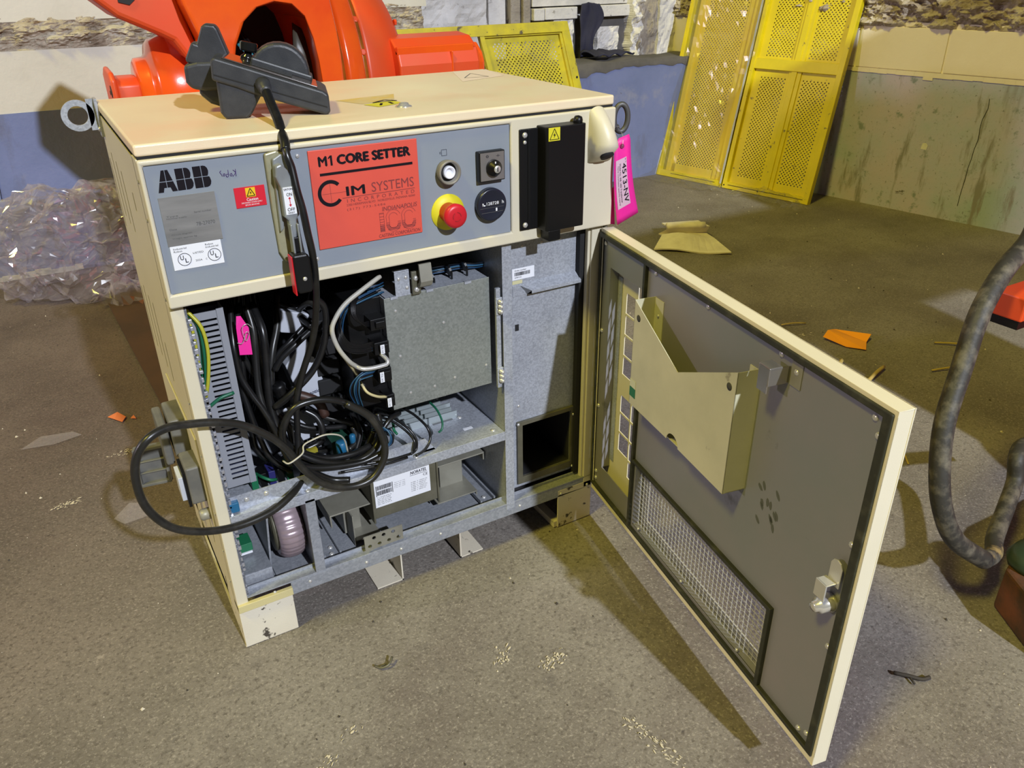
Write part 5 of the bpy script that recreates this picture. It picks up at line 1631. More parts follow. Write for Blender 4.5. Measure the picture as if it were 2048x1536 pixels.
# ================================================================ THE OPEN DOOR
DH = Vector((0.7868, -0.005, 0))
DD = Vector((-0.17500, -0.98457, 0))
DN = Vector((-0.98457, 0.17500, 0))


def DP(s, v, t=0.0):
    """s along the door from the hinge, v height, t towards the inner face side"""
    p = DH + DD * s + DN * t
    return (p.x, p.y, v)


rows = [0.6160, 0.5780, 0.5320, 0.4880, 0.4430, 0.4000]
rows2 = [0.3560, 0.3130, 0.2660, 0.2200, 0.1770]
cells = []
for k in range(5):
    if k > 0:
        cells.append((0.0725, 0.1140, rows[k + 1] + 0.002, rows[k] - 0.002))
    cells.append((0.1180, 0.1600, rows[k + 1] + 0.002, rows[k] - 0.002))
for k in range(4):
    if k < 3:
        cells.append((0.0725, 0.1140, rows2[k + 1] + 0.002, rows2[k] - 0.002))
    cells.append((0.1180, 0.1600, rows2[k + 1] + 0.002, rows2[k] - 0.002))
win = (0.2120, 0.6120, 0.1330, 0.2640)
dr = G().plate(0.0, 0.7616, 0.0840, 0.6860, cells + [win], -0.0250, -0.0232, DP).out('door', DOORSKIN, CAB)
# folded rim
g = G()
for a in ((0.0, 0.0016, 0.084, 0.686), (0.7600, 0.7616, 0.084, 0.686)):
    g.plate(*a, [], -0.0235, 0.0, DP)
g.plate(0.0, 0.7616, 0.6844, 0.6860, [], -0.0235, 0.0, DP).plate(0.0, 0.7616, 0.084, 0.0856, [], -0.0235, 0.0, DP)
g.plate(0.0, 0.7616, 0.084, 0.686, [(0.008, 0.7530, 0.102, 0.678)], -0.0015, 0.0, DP)
g.out('door_rim', DOORSKIN, dr, 0.0008)
G().plate(0.004, 0.7560, 0.098, 0.682, [(0.038, 0.1735, 0.1600, 0.6180), (0.1870, 0.6120, 0.1120, 0.2640)], -0.0060, -0.0040, DP).out('door_inner_panel', DOORGREY, dr)
# dark gasket round the door, down the seam and round the mesh window
g = G().plate(-0.001, 0.7570, 0.0990, 0.6800, [(0.006, 0.7430, 0.1060, 0.6700)], -0.005, 0.0035, DP)
g.out('door_gasket', GASKET, dr, 0.0018)
g = G().plate(0.1735, 0.1815, 0.1060, 0.6720, [], -0.005, 0.003, DP).plate(0.1815, 0.6240, 0.2620, 0.2690, [], -0.005, 0.003, DP).plate(0.6150, 0.6240, 0.1060, 0.2620, [], -0.005, 0.003, DP)
g.out('window_gasket', GASKET, dr, 0.0012)
# pale strip that stands in for the streak of light in the vent recess
G().plate(0.040, 0.056, 0.180, 0.600, [], -0.0232, -0.0212, DP).out('vent_light_streak', GALVL, dr)
g = G().plate(0.0370, 0.0385, 0.160, 0.618, [], -0.0232, -0.004, DP).plate(0.1720, 0.1735, 0.160, 0.618, [], -0.0232, -0.004, DP)
g.out('vent_return', DOORGREY, dr)
# woven wire mesh
g = G()
s = 0.1900
while s < 0.612:
    g.plate(s, s + 0.0010, 0.1120, 0.2640, [], -0.0170, -0.0160, DP)
    s += 0.0115
v = 0.1150
while v < 0.264:
    g.plate(0.1870, 0.6120, v, v + 0.0011, [], -0.0160, -0.0150, DP)
    v += 0.0105
g.out('wire_mesh', STEEL, dr, kind='stuff')
g = G().plate(0.1740, 0.6200, 0.1020, 0.2680, [win], -0.0230, -0.0222, DP).plate(0.1850, 0.1865, 0.11, 0.266, [], -0.022, -0.005, DP).plate(0.1850, 0.6150, 0.1105, 0.1120, [], -0.022, -0.005, DP)
g.out('mesh_frame', DOORGREY, dr)
# document pocket
PT = 0.036
g = G()
notch = [(0.3845, 0.4210)] + [(0.3660 + 0.0185 * math.cos(a), 0.4210 + 0.0175 * math.sin(a)) for a in [PI * k / 10 for k in range(1, 10)]] + [(0.3475, 0.4210)]
front = [(0.2120, 0.4210), (0.2120, 0.6230), (0.3630, 0.5540), (0.5160, 0.6260), (0.5160, 0.4180)] + notch
g.prism([(a, b) for a, b in front], PT - 0.0012, PT, 'y', lambda a, t, b: DP(a, b, t))
g.plate(0.2120, 0.2132, 0.4200, 0.6230, [], -0.004, PT, DP).plate(0.5150, 0.5160, 0.4180, 0.6250, [], -0.004, PT, DP)
g.plate(0.2120, 0.5160, 0.4180, 0.4192, [], -0.004, PT - 0.006, DP)
g.plate(0.2132, 0.2420, 0.5450, 0.6220, [], -0.004, -0.0028, DP).plate(0.4900, 0.5150, 0.5450, 0.6200, [], -0.004, -0.0028, DP)
pk = g.out('document_pocket', POCKETPAINT, dr)
PKL = pk
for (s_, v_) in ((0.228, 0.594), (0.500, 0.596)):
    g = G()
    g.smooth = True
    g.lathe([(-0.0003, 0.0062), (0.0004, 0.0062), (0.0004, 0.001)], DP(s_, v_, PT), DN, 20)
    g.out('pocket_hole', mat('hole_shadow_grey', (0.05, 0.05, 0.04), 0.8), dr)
inst(SCREWS, 'screw', DP(0.2270, 0.592, -0.0025), dr, DN)
g = G().plate(0.2125, 0.2330, 0.4380, 0.4560, [], PT, PT + 0.0006, DP)
g.out('green_sticker', GREENP, dr)
g = G().plate(0.2125, 0.2330, 0.4570, 0.4720, [], PT, PT + 0.0006, DP)
g.out('white_sticker', mat('greenish_white', (0.55, 0.56, 0.40), 0.5), dr)
# hook bracket
g = G().plate(0.5760, 0.5980, 0.6300, 0.6660, [], -0.004, -0.0025, DP)
o = g.out('hook_plate', FOOTSTEEL, dr)
g = G().plate(0.5720, 0.5735, 0.6300, 0.6560, [], -0.004, 0.030, DP).plate(0.5500, 0.5720, 0.6180, 0.6560, [], 0.0285, 0.030, DP).plate(0.5500, 0.5735, 0.6560, 0.6575, [], 0.010, 0.030, DP)
g.out('hook', mat('polished_hook_steel', (0.42, 0.40, 0.38), 0.25, 0.8), dr, 0.0008)
# key latch
g = G()
g.smooth = True
g.lathe([(0, 0.0140), (0.006, 0.0140), (0.010, 0.0120), (0.022, 0.0115), (0.024, 0.0080), (0.030, 0.0070), (0.031, 0.002)], DP(0.7250, 0.3720, -0.004), DN, 22)
lt = g.out('latch_barrel', CHROME, dr)
g = G().plate(0.7160, 0.7360, 0.3880, 0.4150, [], 0.0200, 0.0225, DP).plate(0.7190, 0.7400, 0.4080, 0.4400, [], 0.0040, 0.0060, DP)
g.plate(0.7165, 0.7360, 0.4130, 0.4150, [], 0.0060, 0.0220, DP)
g.prism([(0.7190, 0.440), (0.7400, 0.440), (0.7360, 0.4470), (0.7295, 0.4495), (0.7230, 0.4470)], 0.0040, 0.0060, 'y', lambda a, t, b: DP(a, b, t))
g.out('latch_tongue', STEEL, dr, 0.0008)
for s_, v_ in ((0.015, 0.660), (0.208, 0.664), (0.371, 0.664), (0.552, 0.664), (0.728, 0.660), (0.738, 0.640), (0.586, 0.652), (0.012, 0.476), (0.012, 0.301), (0.014, 0.136), (0.737, 0.477),
               (0.737, 0.300), (0.735, 0.122), (0.718, 0.114), (0.014, 0.118)):
    inst(SCREW, 'screw', DP(s_, v_, -0.004), dr, DN)
for s_, v_ in ((0.212, 0.1175), (0.378, 0.1175), (0.557, 0.1175)):
    inst(SCREWS, 'screw', DP(s_, v_, -0.004), dr, DN)
# greasy finger marks on the inner panel
g = G()
random.seed(3)
for k in range(13):
    s_, v_ = 0.548 + 0.05 * random.random(), 0.385 + 0.07 * random.random()
    a = random.random() * PI
    pts = []
    for i in range(10):
        b = 2 * PI * i / 10
        ex, ey = 0.0032 * math.cos(b), 0.0075 * math.sin(b) * (0.7 + 0.5 * random.random())
        pts.append(DP(s_ + ex * math.cos(a * .3) - ey * math.sin(a * .3), v_ + ex * math.sin(a * .3) + ey * math.cos(a * .3), -0.0037))
    g.add(pts, [tuple(range(10))])
g.out('grease_marks', mat('grease_smudge', (0.085, 0.09, 0.07), 0.5), dr)
g = G()
g.tube([(0.7975, -0.002, 0.110), (0.7985, -0.002, 0.30), (0.7975, -0.002, 0.69)], 0.0045, 8, 3)
g.out('hinge_pin', OLIVE, CAB)

# ================================================================ TEACH PENDANT
TP = thing('teach_pendant', 'black rubber cased robot teach pendant lying on the cabinet lid', 'controller', (0.22, 0.13, 0.928))
PO = Vector((0.1460, 0.1230, 0.9283))
PU = Vector((0.960, -0.280, 0.0)).normalized()
PV = Vector((0.280, 0.960, 0.0)).normalized()


def PP(u, v, w):
    p = PO + PU * u + PV * v
    return (p.x, p.y, p.z + w)


g = G()
prof = [(-0.004, 0.058), (-0.002, 0.086), (0.004, 0.0905), (0.158, 0.0360), (0.166, 0.030), (0.166, 0.0025), (0.158, 0.0), (0.060, 0.0330), (0.030, 0.0460)]
g.prism(prof, 0.0, 0.120, 'y', lambda a, t, b: PP(a, t, b))
body = g.out('pendant_body', RUBBER, TP, 0.005, segs=3)
# foot of the casing
g = G()
g.prism([(0.001, 0.060), (0.000, 0.010), (0.006, 0.0), (0.038, 0.0), (0.046, 0.006), (0.062, 0.030), (0.075, 0.038), (0.030, 0.058)], 0.004, 0.045, 'y', lambda a, t, b: PP(a, t, b))
g.out('pendant_foot', RUBBER, TP, 0.005, segs=3)
sl = Vector((0.154, 0, -0.0545)).normalized()


def SF(u, v, t):
    """on the sloping face"""
    return PP(0.004 + sl.x * u - sl.z * t, v, 0.0905 + sl.z * u + sl.x * t)


G().plate(0.010, 0.155, 0.014, 0.106, [], 0.0, 0.0022, SF).out('keypad_face', mat('shiny_keypad', (0.05, 0.035, 0.028), 0.12, coat=0.5), TP, 0.001)
G().plate(0.045, 0.115, 0.030, 0.075, [], 0.0022, 0.0030, SF).out('pendant_screen', mat('dark_screen', (0.02, 0.02, 0.018), 0.08), TP)
# seam line along the near side
g = G().prism([(0.0, 0.0655), (0.0, 0.067), (0.162, 0.0125), (0.162, 0.011)], -0.0008, 0.0004, 'y', lambda a, t, b: PP(a, t, b))
g.out('casing_seam', BLACKMATT, TP)
# upright hand grip on the left rear
g = G()
g.prism([(-0.046, 0.078), (-0.045, 0.084), (-0.032, 0.107), (-0.025, 0.104), (-0.014, 0.128), (-0.009, 0.132), (0.006, 0.130), (0.010, 0.124), (0.021, 0.084), (0.032, 0.074), (0.00, 0.070), (-0.03, 0.072)], 0.078, 0.112, 'y', lambda a, t, b: PP(a, t, b))
g.out('grip_blade', RUBBER, TP, 0.004, segs=3)
g = G()
g.prism([(-0.050, 0.074), (-0.051, 0.048), (-0.044, 0.038), (-0.024, 0.034), (0.010, 0.034), (0.020, 0.060), (0.020, 0.078), (-0.030, 0.078)], 0.074, 0.118, 'y', lambda a, t, b: PP(a, t, b))
g.out('hand_grip', RUBBER, TP, 0.006, segs=3)
g = G()
g.prism([(-0.020, 0.068), (0.000, 0.060), (0.012, 0.020), (0.006, 0.004), (-0.020, 0.014), (-0.036, 0.030)], 0.080, 0.110, 'y', lambda a, t, b: PP(a, t, b))
g.out('hand_grip_root', RUBBER, TP, 0.006)
g = G()
g.smooth = True
c0 = Vector(SF(0.045, 0.095, 0.0))
up_ = Vector((0.25, 0, 1)).normalized()
pr = [(0, 0.011), (0.006, 0.011), (0.010, 0.006), (0.014, 0.006)]
g.lathe(pr, c0, up_, 20)
g.smooth = False
vs_prof = [(0.014, 0.012), (0.016, 0.0135), (0.026, 0.0140), (0.028, 0.0120), (0.028, 0.001)]
g.lathe(vs_prof, c0, up_, 14)
g.out('joystick', mat('glossy_black', (0.01, 0.01, 0.01), 0.15), TP)
# half round guard standing on the face
g = G()
arc = [(0.052 + 0.046 * (1 - math.cos(PI * k / 14)), 0.0 + 0.044 * math.sin(PI * k / 14)) for k in range(15)]
g.prism(arc, 0.072, 0.116, 'y', lambda a, t, b: SF(a, t, b))
g.out('emergency_stop_guard', RUBBER, TP, 0.006, segs=3)
g = G().plate(0.050, 0.148, 0.068, 0.118, [], 0.0, 0.010, SF)
g.out('guard_base', RUBBER, TP, 0.003)
g = G()
g.smooth = True
e0 = Vector((0.1985, 0.0995, 0.985))
g.lathe([(0, 0.0115), (0.012, 0.0105), (0.018, 0.0088), (0.024, 0.0080)], (0.2110, 0.1000, 0.9800), (-0.03, -0.80, -0.42), 18)
g.out('cable_boot', RUBBER, TP)
for r, pts in CABLES['pendant']:
    G().tube(pts, r, 12, 8).out('pendant_cable', CABLE, TP)

# ================================================================ ORANGE ROBOT BEHIND THE CABINET
RB = thing('industrial_robot', 'big glossy orange industrial robot standing behind the cabinet', 'robot', (0.65, 1.55, 0))
g = G()
g.smooth = True
g.lathe([(0.09, 0.20), (0.09, 0.395), (0.12, 0.400), (0.135, 0.395)], (0.55, 1.55, 0.80), (1, 0, 0), 72)
g.out('lower_housing', ORANGE, RB)
g = G()
g.smooth = True
g.lathe([(0.0, 0.30), (0.0, 0.392), (0.030, 0.386), (0.030, 0.30)], (0.685, 1.55, 0.80), (1, 0, 0), 72)
g.out('groove_ring', BROWNGROOVE, RB)
g = G()
g.smooth = True
g.lathe([(0, 0.400), (0.012, 0.403), (0.055, 0.388), (0.062, 0.382)], (0.715, 1.55, 0.80), (1, 0, 0), 72)
g.out('bearing_ring', ORANGE, RB)
g = G()
g.smooth = True
g.lathe([(0.0, 0.30), (0.0, 0.368), (0.016, 0.364), (0.016, 0.30)], (0.777, 1.55, 0.80), (1, 0, 0), 72)
g.out('groove_ring', BROWNGROOVE, RB)
g = G()
g.smooth = True
g.lathe([(0, 0.362), (0.012, 0.366), (0.10, 0.315), (0.145, 0.285), (0.165, 0.255), (0.170, 0.20)], (0.793, 1.55, 0.80), (1, 0, 0), 72)
g.out('gear_cover', ORANGEDULL, RB)
BOLTM = loose_mesh(G().lathe([(0, 0.0095), (0.007, 0.0095), (0.008, 0.007)], (0, 0, 0), (0, 0, 1), 6), 'hex_bolt', ORANGEDULL)
for k in range(24):
    a = 2 * PI * k / 24 + 0.05
    inst(BOLTM, 'hex_bolt', (0.786, 1.55 - 0.362 * math.cos(a), 0.80 + 0.362 * math.sin(a)), RB, (0, -math.cos(a), math.sin(a)))
for a in (-0.05, 0.20, 0.45, 0.75):
    inst(BOLTM, 'hex_bolt', (0.955, 1.55 - 0.262 * math.cos(a), 0.80 + 0.262 * math.sin(a)), RB, (1, 0, 0))
# body casting with an arched opening
g = G()
N_ = 18
outer = []
inner = []
arch = [(0.385, 0.70), (0.378, 0.873), (0.400, 0.955), (0.430, 1.010), (0.470, 1.042), (0.520, 1.054), (0.566, 1.046), (0.598, 1.015), (0.615, 0.96), (0.624, 0.90), (0.628, 0.84), (0.63, 0.70)]
oute = [(0.300, 0.70), (0.318, 0.873), (0.317, 0.941), (0.317, 0.972), (0.290, 1.055), (0.268, 1.170), (0.60, 1.30), (0.665, 1.09), (0.680, 0.98), (0.685, 0.92), (0.686, 0.84), (0.686, 0.70)]
for y0, y1, ex in ((1.10, 1.135, 0),):
    vs = []
    for a, b in zip(arch, oute):
        vs += [(a[0], y0 + 0.02, a[1]), (a[0] - 0.006 * (a[0] - 0.5) / 0.12, y0, a[1] + 0.004), (b[0], y0, b[1]), (b[0], 1.45, b[1]), (a[0], 1.45, a[1])]
    fs = []
    for k in range(len(arch) - 1):
        for q in range(4):
            fs.append((k * 5 + q, k * 5 + q + 1, (k + 1) * 5 + q + 1, (k + 1) * 5 + q))
        fs.append((k * 5 + 4, k * 5, (k + 1) * 5, (k + 1) * 5 + 4))
    g.add(vs, fs)
g.out('body_casting', ORANGE, RB, 0.008, segs=3)
g = G().box(0.34, 0.66, 1.42, 1.44, 0.68, 1.1).box(0.38, 0.385, 1.15, 1.43, 0.68, 0.95)
g.out('opening_shade', INNERSHADE, RB)  # dark sheet stands in for the shade inside the arch
g = G()
g.smooth = True
g.tube([(0.61, 1.20, 1.03), (0.612, 1.18, 0.99), (0.632, 1.17, 0.965), (0.64, 1.16, 0.92), (0.646, 1.15, 0.86), (0.648, 1.15, 0.80)], 0.006, 8, 5)
g.prism([(0.585, 1.00), (0.607, 0.985), (0.632, 0.95), (0.640, 0.86), (0.645, 0.75), (0.58, 0.75), (0.575, 0.90)], 1.19, 1.20, 'y')
g.out('cover_flap', mat('dark_olive_cover', (0.05, 0.045, 0.03), 0.4), RB)
for k in range(5):
    G().tube([(0.42 + 0.012 * k, 1.30, 0.99 - 0.004 * k), (0.44 + 0.010 * k, 1.25, 0.95 - 0.002 * k), (0.47 + 0.010 * k, 1.22, 0.90), (0.47, 1.2, 0.84)], 0.0045, 7, 4).out('robot_wire', mat('teal_wire', (0.02, 0.22, 0.28), 0.4) if k < 2 else BLACK, RB)
# sloping arm on the upper left
g = G()
g.prism([(0.00, 1.205), (0.095, 1.070), (0.140, 1.030), (0.232, 0.985), (0.262, 0.968), (0.285, 0.930), (0.318, 0.900), (0.318, 0.96), (0.268, 1.17), (0.10, 1.30)], 1.18, 1.42, 'y')
g.out('lower_arm', ORANGEDULL, RB, 0.015, segs=3)
g = G()
g.prism([(0.150, 1.065), (0.175, 1.058), (0.190, 1.07), (0.185, 1.10), (0.150, 1.10)], 1.176, 1.182, 'y')
g.out('arm_opening', INNERSHADE, RB)
g = G()
g.smooth = True
g.lathe([(-0.002, 0.0), (0.0, 0.085), (0.006, 0.095), (0.030, 0.098), (0.036, 0.105), (0.042, 0.130), (0.050, 0.140), (0.085, 0.148), (0.150, 0.150), (0.158, 0.145), (0.16, 0.1)], (0.170, 1.36, 0.825), (1, 0, 0), 56)
g.out('axis_motor_cover', ORANGE, RB)
g = G()
g.smooth = True
g.prism([(1.27, 0.70), (1.27, 0.875), (1.29, 0.895), (1.40, 0.90), (1.45, 0.88), (1.45, 0.70)], 0.098, 0.112, 'x')
g.prism([(1.28, 0.70), (1.28, 0.860), (1.31, 0.875), (1.40, 0.875), (1.44, 0.86), (1.44, 0.70)], 0.112, 0.172, 'x')
g.out('motor_flange', ORANGEDULL, RB, 0.006)
g = G()
g.smooth = True
for (y, z) in ((1.30, 0.845), (1.335, 0.838)):
    g.cyl((0.0970, y, z), (0.099, y, z), 0.006 if y > 1.31 else 0.016, 14)
g.out('flange_holes', INNERSHADE, RB)
# boxy motor on the right
g = G()
g.prism([(1.20, 0.70), (1.20, 0.865), (1.215, 0.905), (1.262, 0.938), (1.34, 0.945), (1.40, 0.935), (1.42, 0.90), (1.42, 0.70)], 0.90, 1.175, 'x')
mt = g.out('motor_housing', ORANGEDULL, RB, 0.006, segs=3)
g = G().box(0.90, 1.16, 1.212, 1.230, 0.895, 0.918).box(1.075, 1.080, 1.196, 1.21, 0.72, 0.90)
g.out('motor_rib', ORANGE, mt, 0.004)
g = G()
g.prism([(1.22, 0.70), (1.22, 0.86), (1.235, 0.890), (1.27, 0.915), (1.36, 0.92), (1.40, 0.90), (1.40, 0.70)], 1.175, 1.205, 'x')
g.out('motor_end_cap', ORANGE, RB, 0.008, segs=3)
g = G()
g.smooth = True
g.lathe([(0, 0.48), (0.08, 0.48), (0.10, 0.40), (0.50, 0.36)], (0.65, 1.55, 0), (0, 0, 1), 40)
g.out('robot_base', ORANGEDULL, RB)
G().box(0.35, 0.95, 1.25, 1.85, 0.30, 0.75).out('robot_frame', ORANGEDULL, RB, 0.03)

# ================================================================ YELLOW GUARD PANELS
GB = Vector((3.091, 2.519, 0))
gb = Vector((0.212, -0.977, 0)).normalized()
gn = Vector((0.977, 0.212, 0)).normalized()
gu = (gn * 0.23 + Vector((0, 0, 1))).normalized()
gt = gb.cross(gu)
if gt.x > 0:
    gt = -gt


def GP(u, v, t=0.0):
    p = GB + gb * u + gu * v + gt * t
    return (p.x, p.y, p.z)


def guard(name, label, u0, u1, loc, fn, two=True):
    pass


YG1 = thing('guard_panel', 'tall yellow perforated guard panel leaning in the corner, left one wrapped in film', 'panel', (3.13, 2.31, 0), None)
H = 1.36
def GPL(u, v, t=0.0):
    return GP(u, v, t)


# left panel: outer channel, perforated sheet in a frame
g = G().plate(-0.040, -0.012, 0.0, H, [], -0.03, 0.006, GP).plate(0.408, 0.424, 0.0, H, [], -0.03, 0.004, GP).plate(-0.040, 0.424, 0.0, 0.035, [], -0.03, 0.004, GP).plate(-0.04, 0.424, H - 0.03, H, [], -0.03, 0.004, GP)
g.out('panel_frame', GUARD, YG1, 0.002)
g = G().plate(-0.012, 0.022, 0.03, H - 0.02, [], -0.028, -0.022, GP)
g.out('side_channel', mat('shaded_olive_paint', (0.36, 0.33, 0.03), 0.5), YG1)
g = G().plate(0.022, 0.052, 0.035, H - 0.02, [], -0.028, -0.004, GP).plate(0.375, 0.408, 0.035, H - 0.02, [], -0.028, -0.004, GP).plate(0.340, 0.375, 0.035, H - 0.02, [], -0.024, -0.012, GP)
g.out('inner_frame', GUARDOCHRE, YG1, 0.002)
P_, Hh = 0.0200, 0.0100
g = G()
g.perf(0.076, 0.080, 13, 126, P_, Hh, 0.0037, GP, -0.016)
g.plate(0.052, 0.076, 0.035, H - 0.02, [], -0.0165, -0.0155, GP).plate(0.336, 0.376, 0.035, H - 0.02, [], -0.0165, -0.0155, GP).plate(0.052, 0.376, 0.035, 0.080, [], -0.0165, -0.0155, GP)
g.out('perforated_sheet', GUARDOCHRE, YG1)
g = G().plate(0.07, 0.38, 0.020, 0.0225, [], 0.004, 0.005, GP)
g.out('frame_slot', BLACKMATT, YG1)
# right panel: four perforated fields
YG2 = thing('guard_panel', 'tall yellow perforated guard panel with cross bars, leaning right of the film-wrapped one', 'panel', (3.24, 1.82, 0), None)
U0, U1 = 0.432, 0.961
g = G().plate(U0, U1, 0.0, H, [(U0 + 0.026, U1 - 0.030, 0.036, H - 0.03)], -0.030, 0.005, GP)
g.out('panel_frame', GUARD, YG2, 0.002)
g = G().plate(0.663, 0.735, 0.036, H - 0.03, [], -0.022, -0.010, GP).plate(0.680, 0.712, 0.036, H - 0.03, [], -0.012, -0.004, GP)
g.out('mullion', GUARD, YG2, 0.002)
g = G().plate(U0 + 0.02, U1 - 0.03, 0.640, 0.695, [], -0.020, 0.0, GP)
g.out('cross_bar', GUARD, YG2, 0.002)
for (a, n_) in ((0.496, 8), (0.742, 8)):
    for (v0, m_) in ((0.075, 53), (0.706, 60)):
        g = G()
        g.perf(a, v0, n_, m_, P_, Hh, 0.0037, GP, -0.018)
        lo, hi = (U0 + 0.022, 0.666) if a < 0.6 else (0.732, U1 - 0.028)
        top = v0 + m_ * Hh
        vb, vt = (0.03, 0.645) if v0 < 0.2 else (0.69, H - 0.02)
        g.plate(lo, hi, vb, vt, [(a, a + n_ * P_, v0, top)], -0.0185, -0.0175, GP)
        g.out('perforated_sheet', GUARD, YG2)
G().plate(0.47, 0.93, 0.0195, 0.0225, [], 0.005, 0.006, GP).out('frame_slot', BLACKMATT, YG2)
for u_ in (0.445, 0.66):
    g = G()
    g.cyl(GP(u_, 0.018, 0.004), GP(u_, 0.018, 0.0075), 0.004, 10)
    g.out('bolt_hole', BLACKMATT, YG2)
# small panel behind the robot
YG3 = thing('guard_panel', 'low dirty yellow perforated guard panel standing against the ledge behind the robot', 'panel', (1.9, 2.4, 0), None)


def SP(u, v, t=0.0):
    # leans back a little and is racked to the right
    lean = 0.14
    return (1.20 + u + 0.0 - 0.21 * (v - 0.58), 2.30 + lean * v - t, v)


x1 = 2.385 - 1.20
g = G().plate(0.0, x1, 0.835, 0.882, [], -0.02, 0.012, SP).plate(x1 - 0.045, x1, 0.02, 0.84, [], -0.02, 0.012, SP).plate(0.0, 0.05, 0.02, 0.84, [], -0.02, 0.012, SP).plate(0.0, x1, 0.0, 0.05, [], -0.02, 0.012, SP)
g.out('panel_frame', GUARDDIRTY, YG3, 0.002)
g = G().plate(0.675, 0.700, 0.05, 0.84, [], -0.02, 0.010, SP).plate(0.700, x1 - 0.045, 0.826, 0.836, [], -0.02, 0.002, SP).plate(x1 - 0.060, x1 - 0.045, 0.05, 0.83, [], -0.02, 0.006, SP)
g.out('mullion', GUARDDIRTY, YG3, 0.002)
g = G()
g.perf(0.735, 0.10, 17, 68, 0.0215, 0.0103, 0.0042, SP, -0.012)
g.plate(0.70, x1 - 0.05, 0.05, 0.828, [(0.735, 0.735 + 17 * 0.0215, 0.10, 0.10 + 68 * 0.0103)], -0.0125, -0.0115, SP)
g.out('perforated_sheet', GUARDDIRTY, YG3)
g = G()
g.cyl(SP(x1 - 0.016, 0.62, 0.0122), SP(x1 - 0.016, 0.62, 0.0135), 0.006, 10)
g.out('bolt_hole', BLACKMATT, YG3)

# ================================================================ LOOSE THINGS


def crumple(name, m, label, cat, fn, nu, nv, amp, fr, seed, origin, thick=0, smooth=False):
    g = G()
    g.smooth = smooth
    vs = []
    for j in range(nv + 1):
        for i in range(nu + 1):
            p = Vector(fn(i / nu, j / nv))
            q = p * fr + Vector((seed, seed * 2, 0))
            d = Vector((noise.noise(q), noise.noise(q + Vector((9, 3, 5))), noise.noise(q + Vector((2, 8, 1))))) * amp
            d += Vector((noise.noise(q * 5.5 + Vector((1, 0, 0))), noise.noise(q * 5.5), noise.noise(q * 5.5 + Vector((0, 4, 0))))) * amp * 0.28
            d += Vector((noise.noise(q * 3), noise.noise(q * 3 + Vector((9, 3, 5))), noise.noise(q * 3 + Vector((2, 8, 1))))) * amp * 0.4
            p += d
            p.z = max(p.z, 0.002)
            vs.append(tuple(p))
    g.add(vs, [(j * (nu + 1) + i, j * (nu + 1) + i + 1, (j + 1) * (nu + 1) + i + 1, (j + 1) * (nu + 1) + i) for j in range(nv) for i in range(nu)])
    o = g.out(name, m, None, origin=origin)
    if thick:
        o.modifiers.new('solid', 'SOLIDIFY').thickness = thick
    if label:
        tag(o, label, cat)
    return o


def bagfn(s, t):
    # a slumped bag leaning on the wall
    a = 2 * PI * s
    h = math.sin(PI * min(1, t * 0.98 + 0.02)) ** 0.6
    R_ = 0.30 * (0.55 + 0.45 * math.sin(PI * (0.15 + 0.8 * t)))
    zz = 0.40 * (1 - (1 - t) ** 1.3)
    if t > 0.85:
        R_ *= (1 - t) / 0.15 * 0.9 + 0.1
    return (-0.08 + 1.02 * R_ * math.cos(a), 2.28 + 0.72 * R_ * math.sin(a), zz)


crumple('plastic_bag', FILM, 'crumpled clear plastic film bag slumped against the wall on the left', 'plastic', bagfn, 130, 56, 0.07, 8.0, 3, (-0.08, 2.30, 0))
crumple('plastic_film', FILM, 'small crumpled piece of clear film on the floor in front of the film bag', 'plastic', lambda s, t: (-0.07 + 0.26 * s, 1.98 + 0.18 * t, 0.03 + 0.05 * math.sin(PI * s) * math.sin(PI * t)), 22, 12, 0.05, 16, 5, (0.03, 2.06, 0))
# film over the left guard panel and trailing on the floor
def wrap(s, t):
    if t < 0.72:
        return GP(-0.045 + 0.46 * s + 0.05 * math.sin(t * 9), 1.08 - t / 0.72 * 1.03, 0.016 + 0.012 * math.sin(t * 14 + s * 5))
    k = (t - 0.72) / 0.28
    p = Vector(GP(-0.045 + 0.46 * s, 0.05 - 0.04 * k, 0.02 + 0.10 * k))
    return (p.x - 0.05 * k, p.y, max(0.006, p.z * (1 - k)))


crumple('stretch_film', FILMY, 'thin torn stretch film wrapped over the left guard panel', 'film', wrap, 26, 60, 0.014, 9, 2, (3.1, 2.3, 0))
crumple('stretch_film', FILMY, 'clear film trailing on the floor along the foot of the yellow guard panels', 'film',
        lambda s, t: (3.02 - 0.03 * math.sin(s * 7) + 0.10 * t * (1 + 0.5 * math.sin(s * 11)) + 0.13 * s, 2.33 - 0.86 * s, 0.012 + 0.03 * math.sin(PI * t)), 60, 10, 0.030, 14, 8, (3.06, 1.9, 0))
# white joint of the panel: foam strip between the two panels
g = G()
vs = []
for k in range(50):
    v = 0.02 + 1.30 * k / 49
    w = 0.006 + 0.004 * noise.noise(Vector((k * 0.8, 0, 0)))
    vs += [GP(0.424 - w, v, 0.012), GP(0.424 + w, v, 0.014)]
g.add(vs, [(2 * k, 2 * k + 1, 2 * k + 3, 2 * k + 2) for k in range(49)])
o = g.out('foam_strip', DULLWHITE, YG1)
g = G()
vs = [GP(-0.052, 0.005, 0.012), GP(-0.030, 0.0, 0.014), GP(-0.020, 0.14, 0.012), GP(-0.045, 0.15, 0.012)]
g.add(vs, [(0, 1, 2, 3)])
g.out('corner_foam', DULLWHITE, YG1)

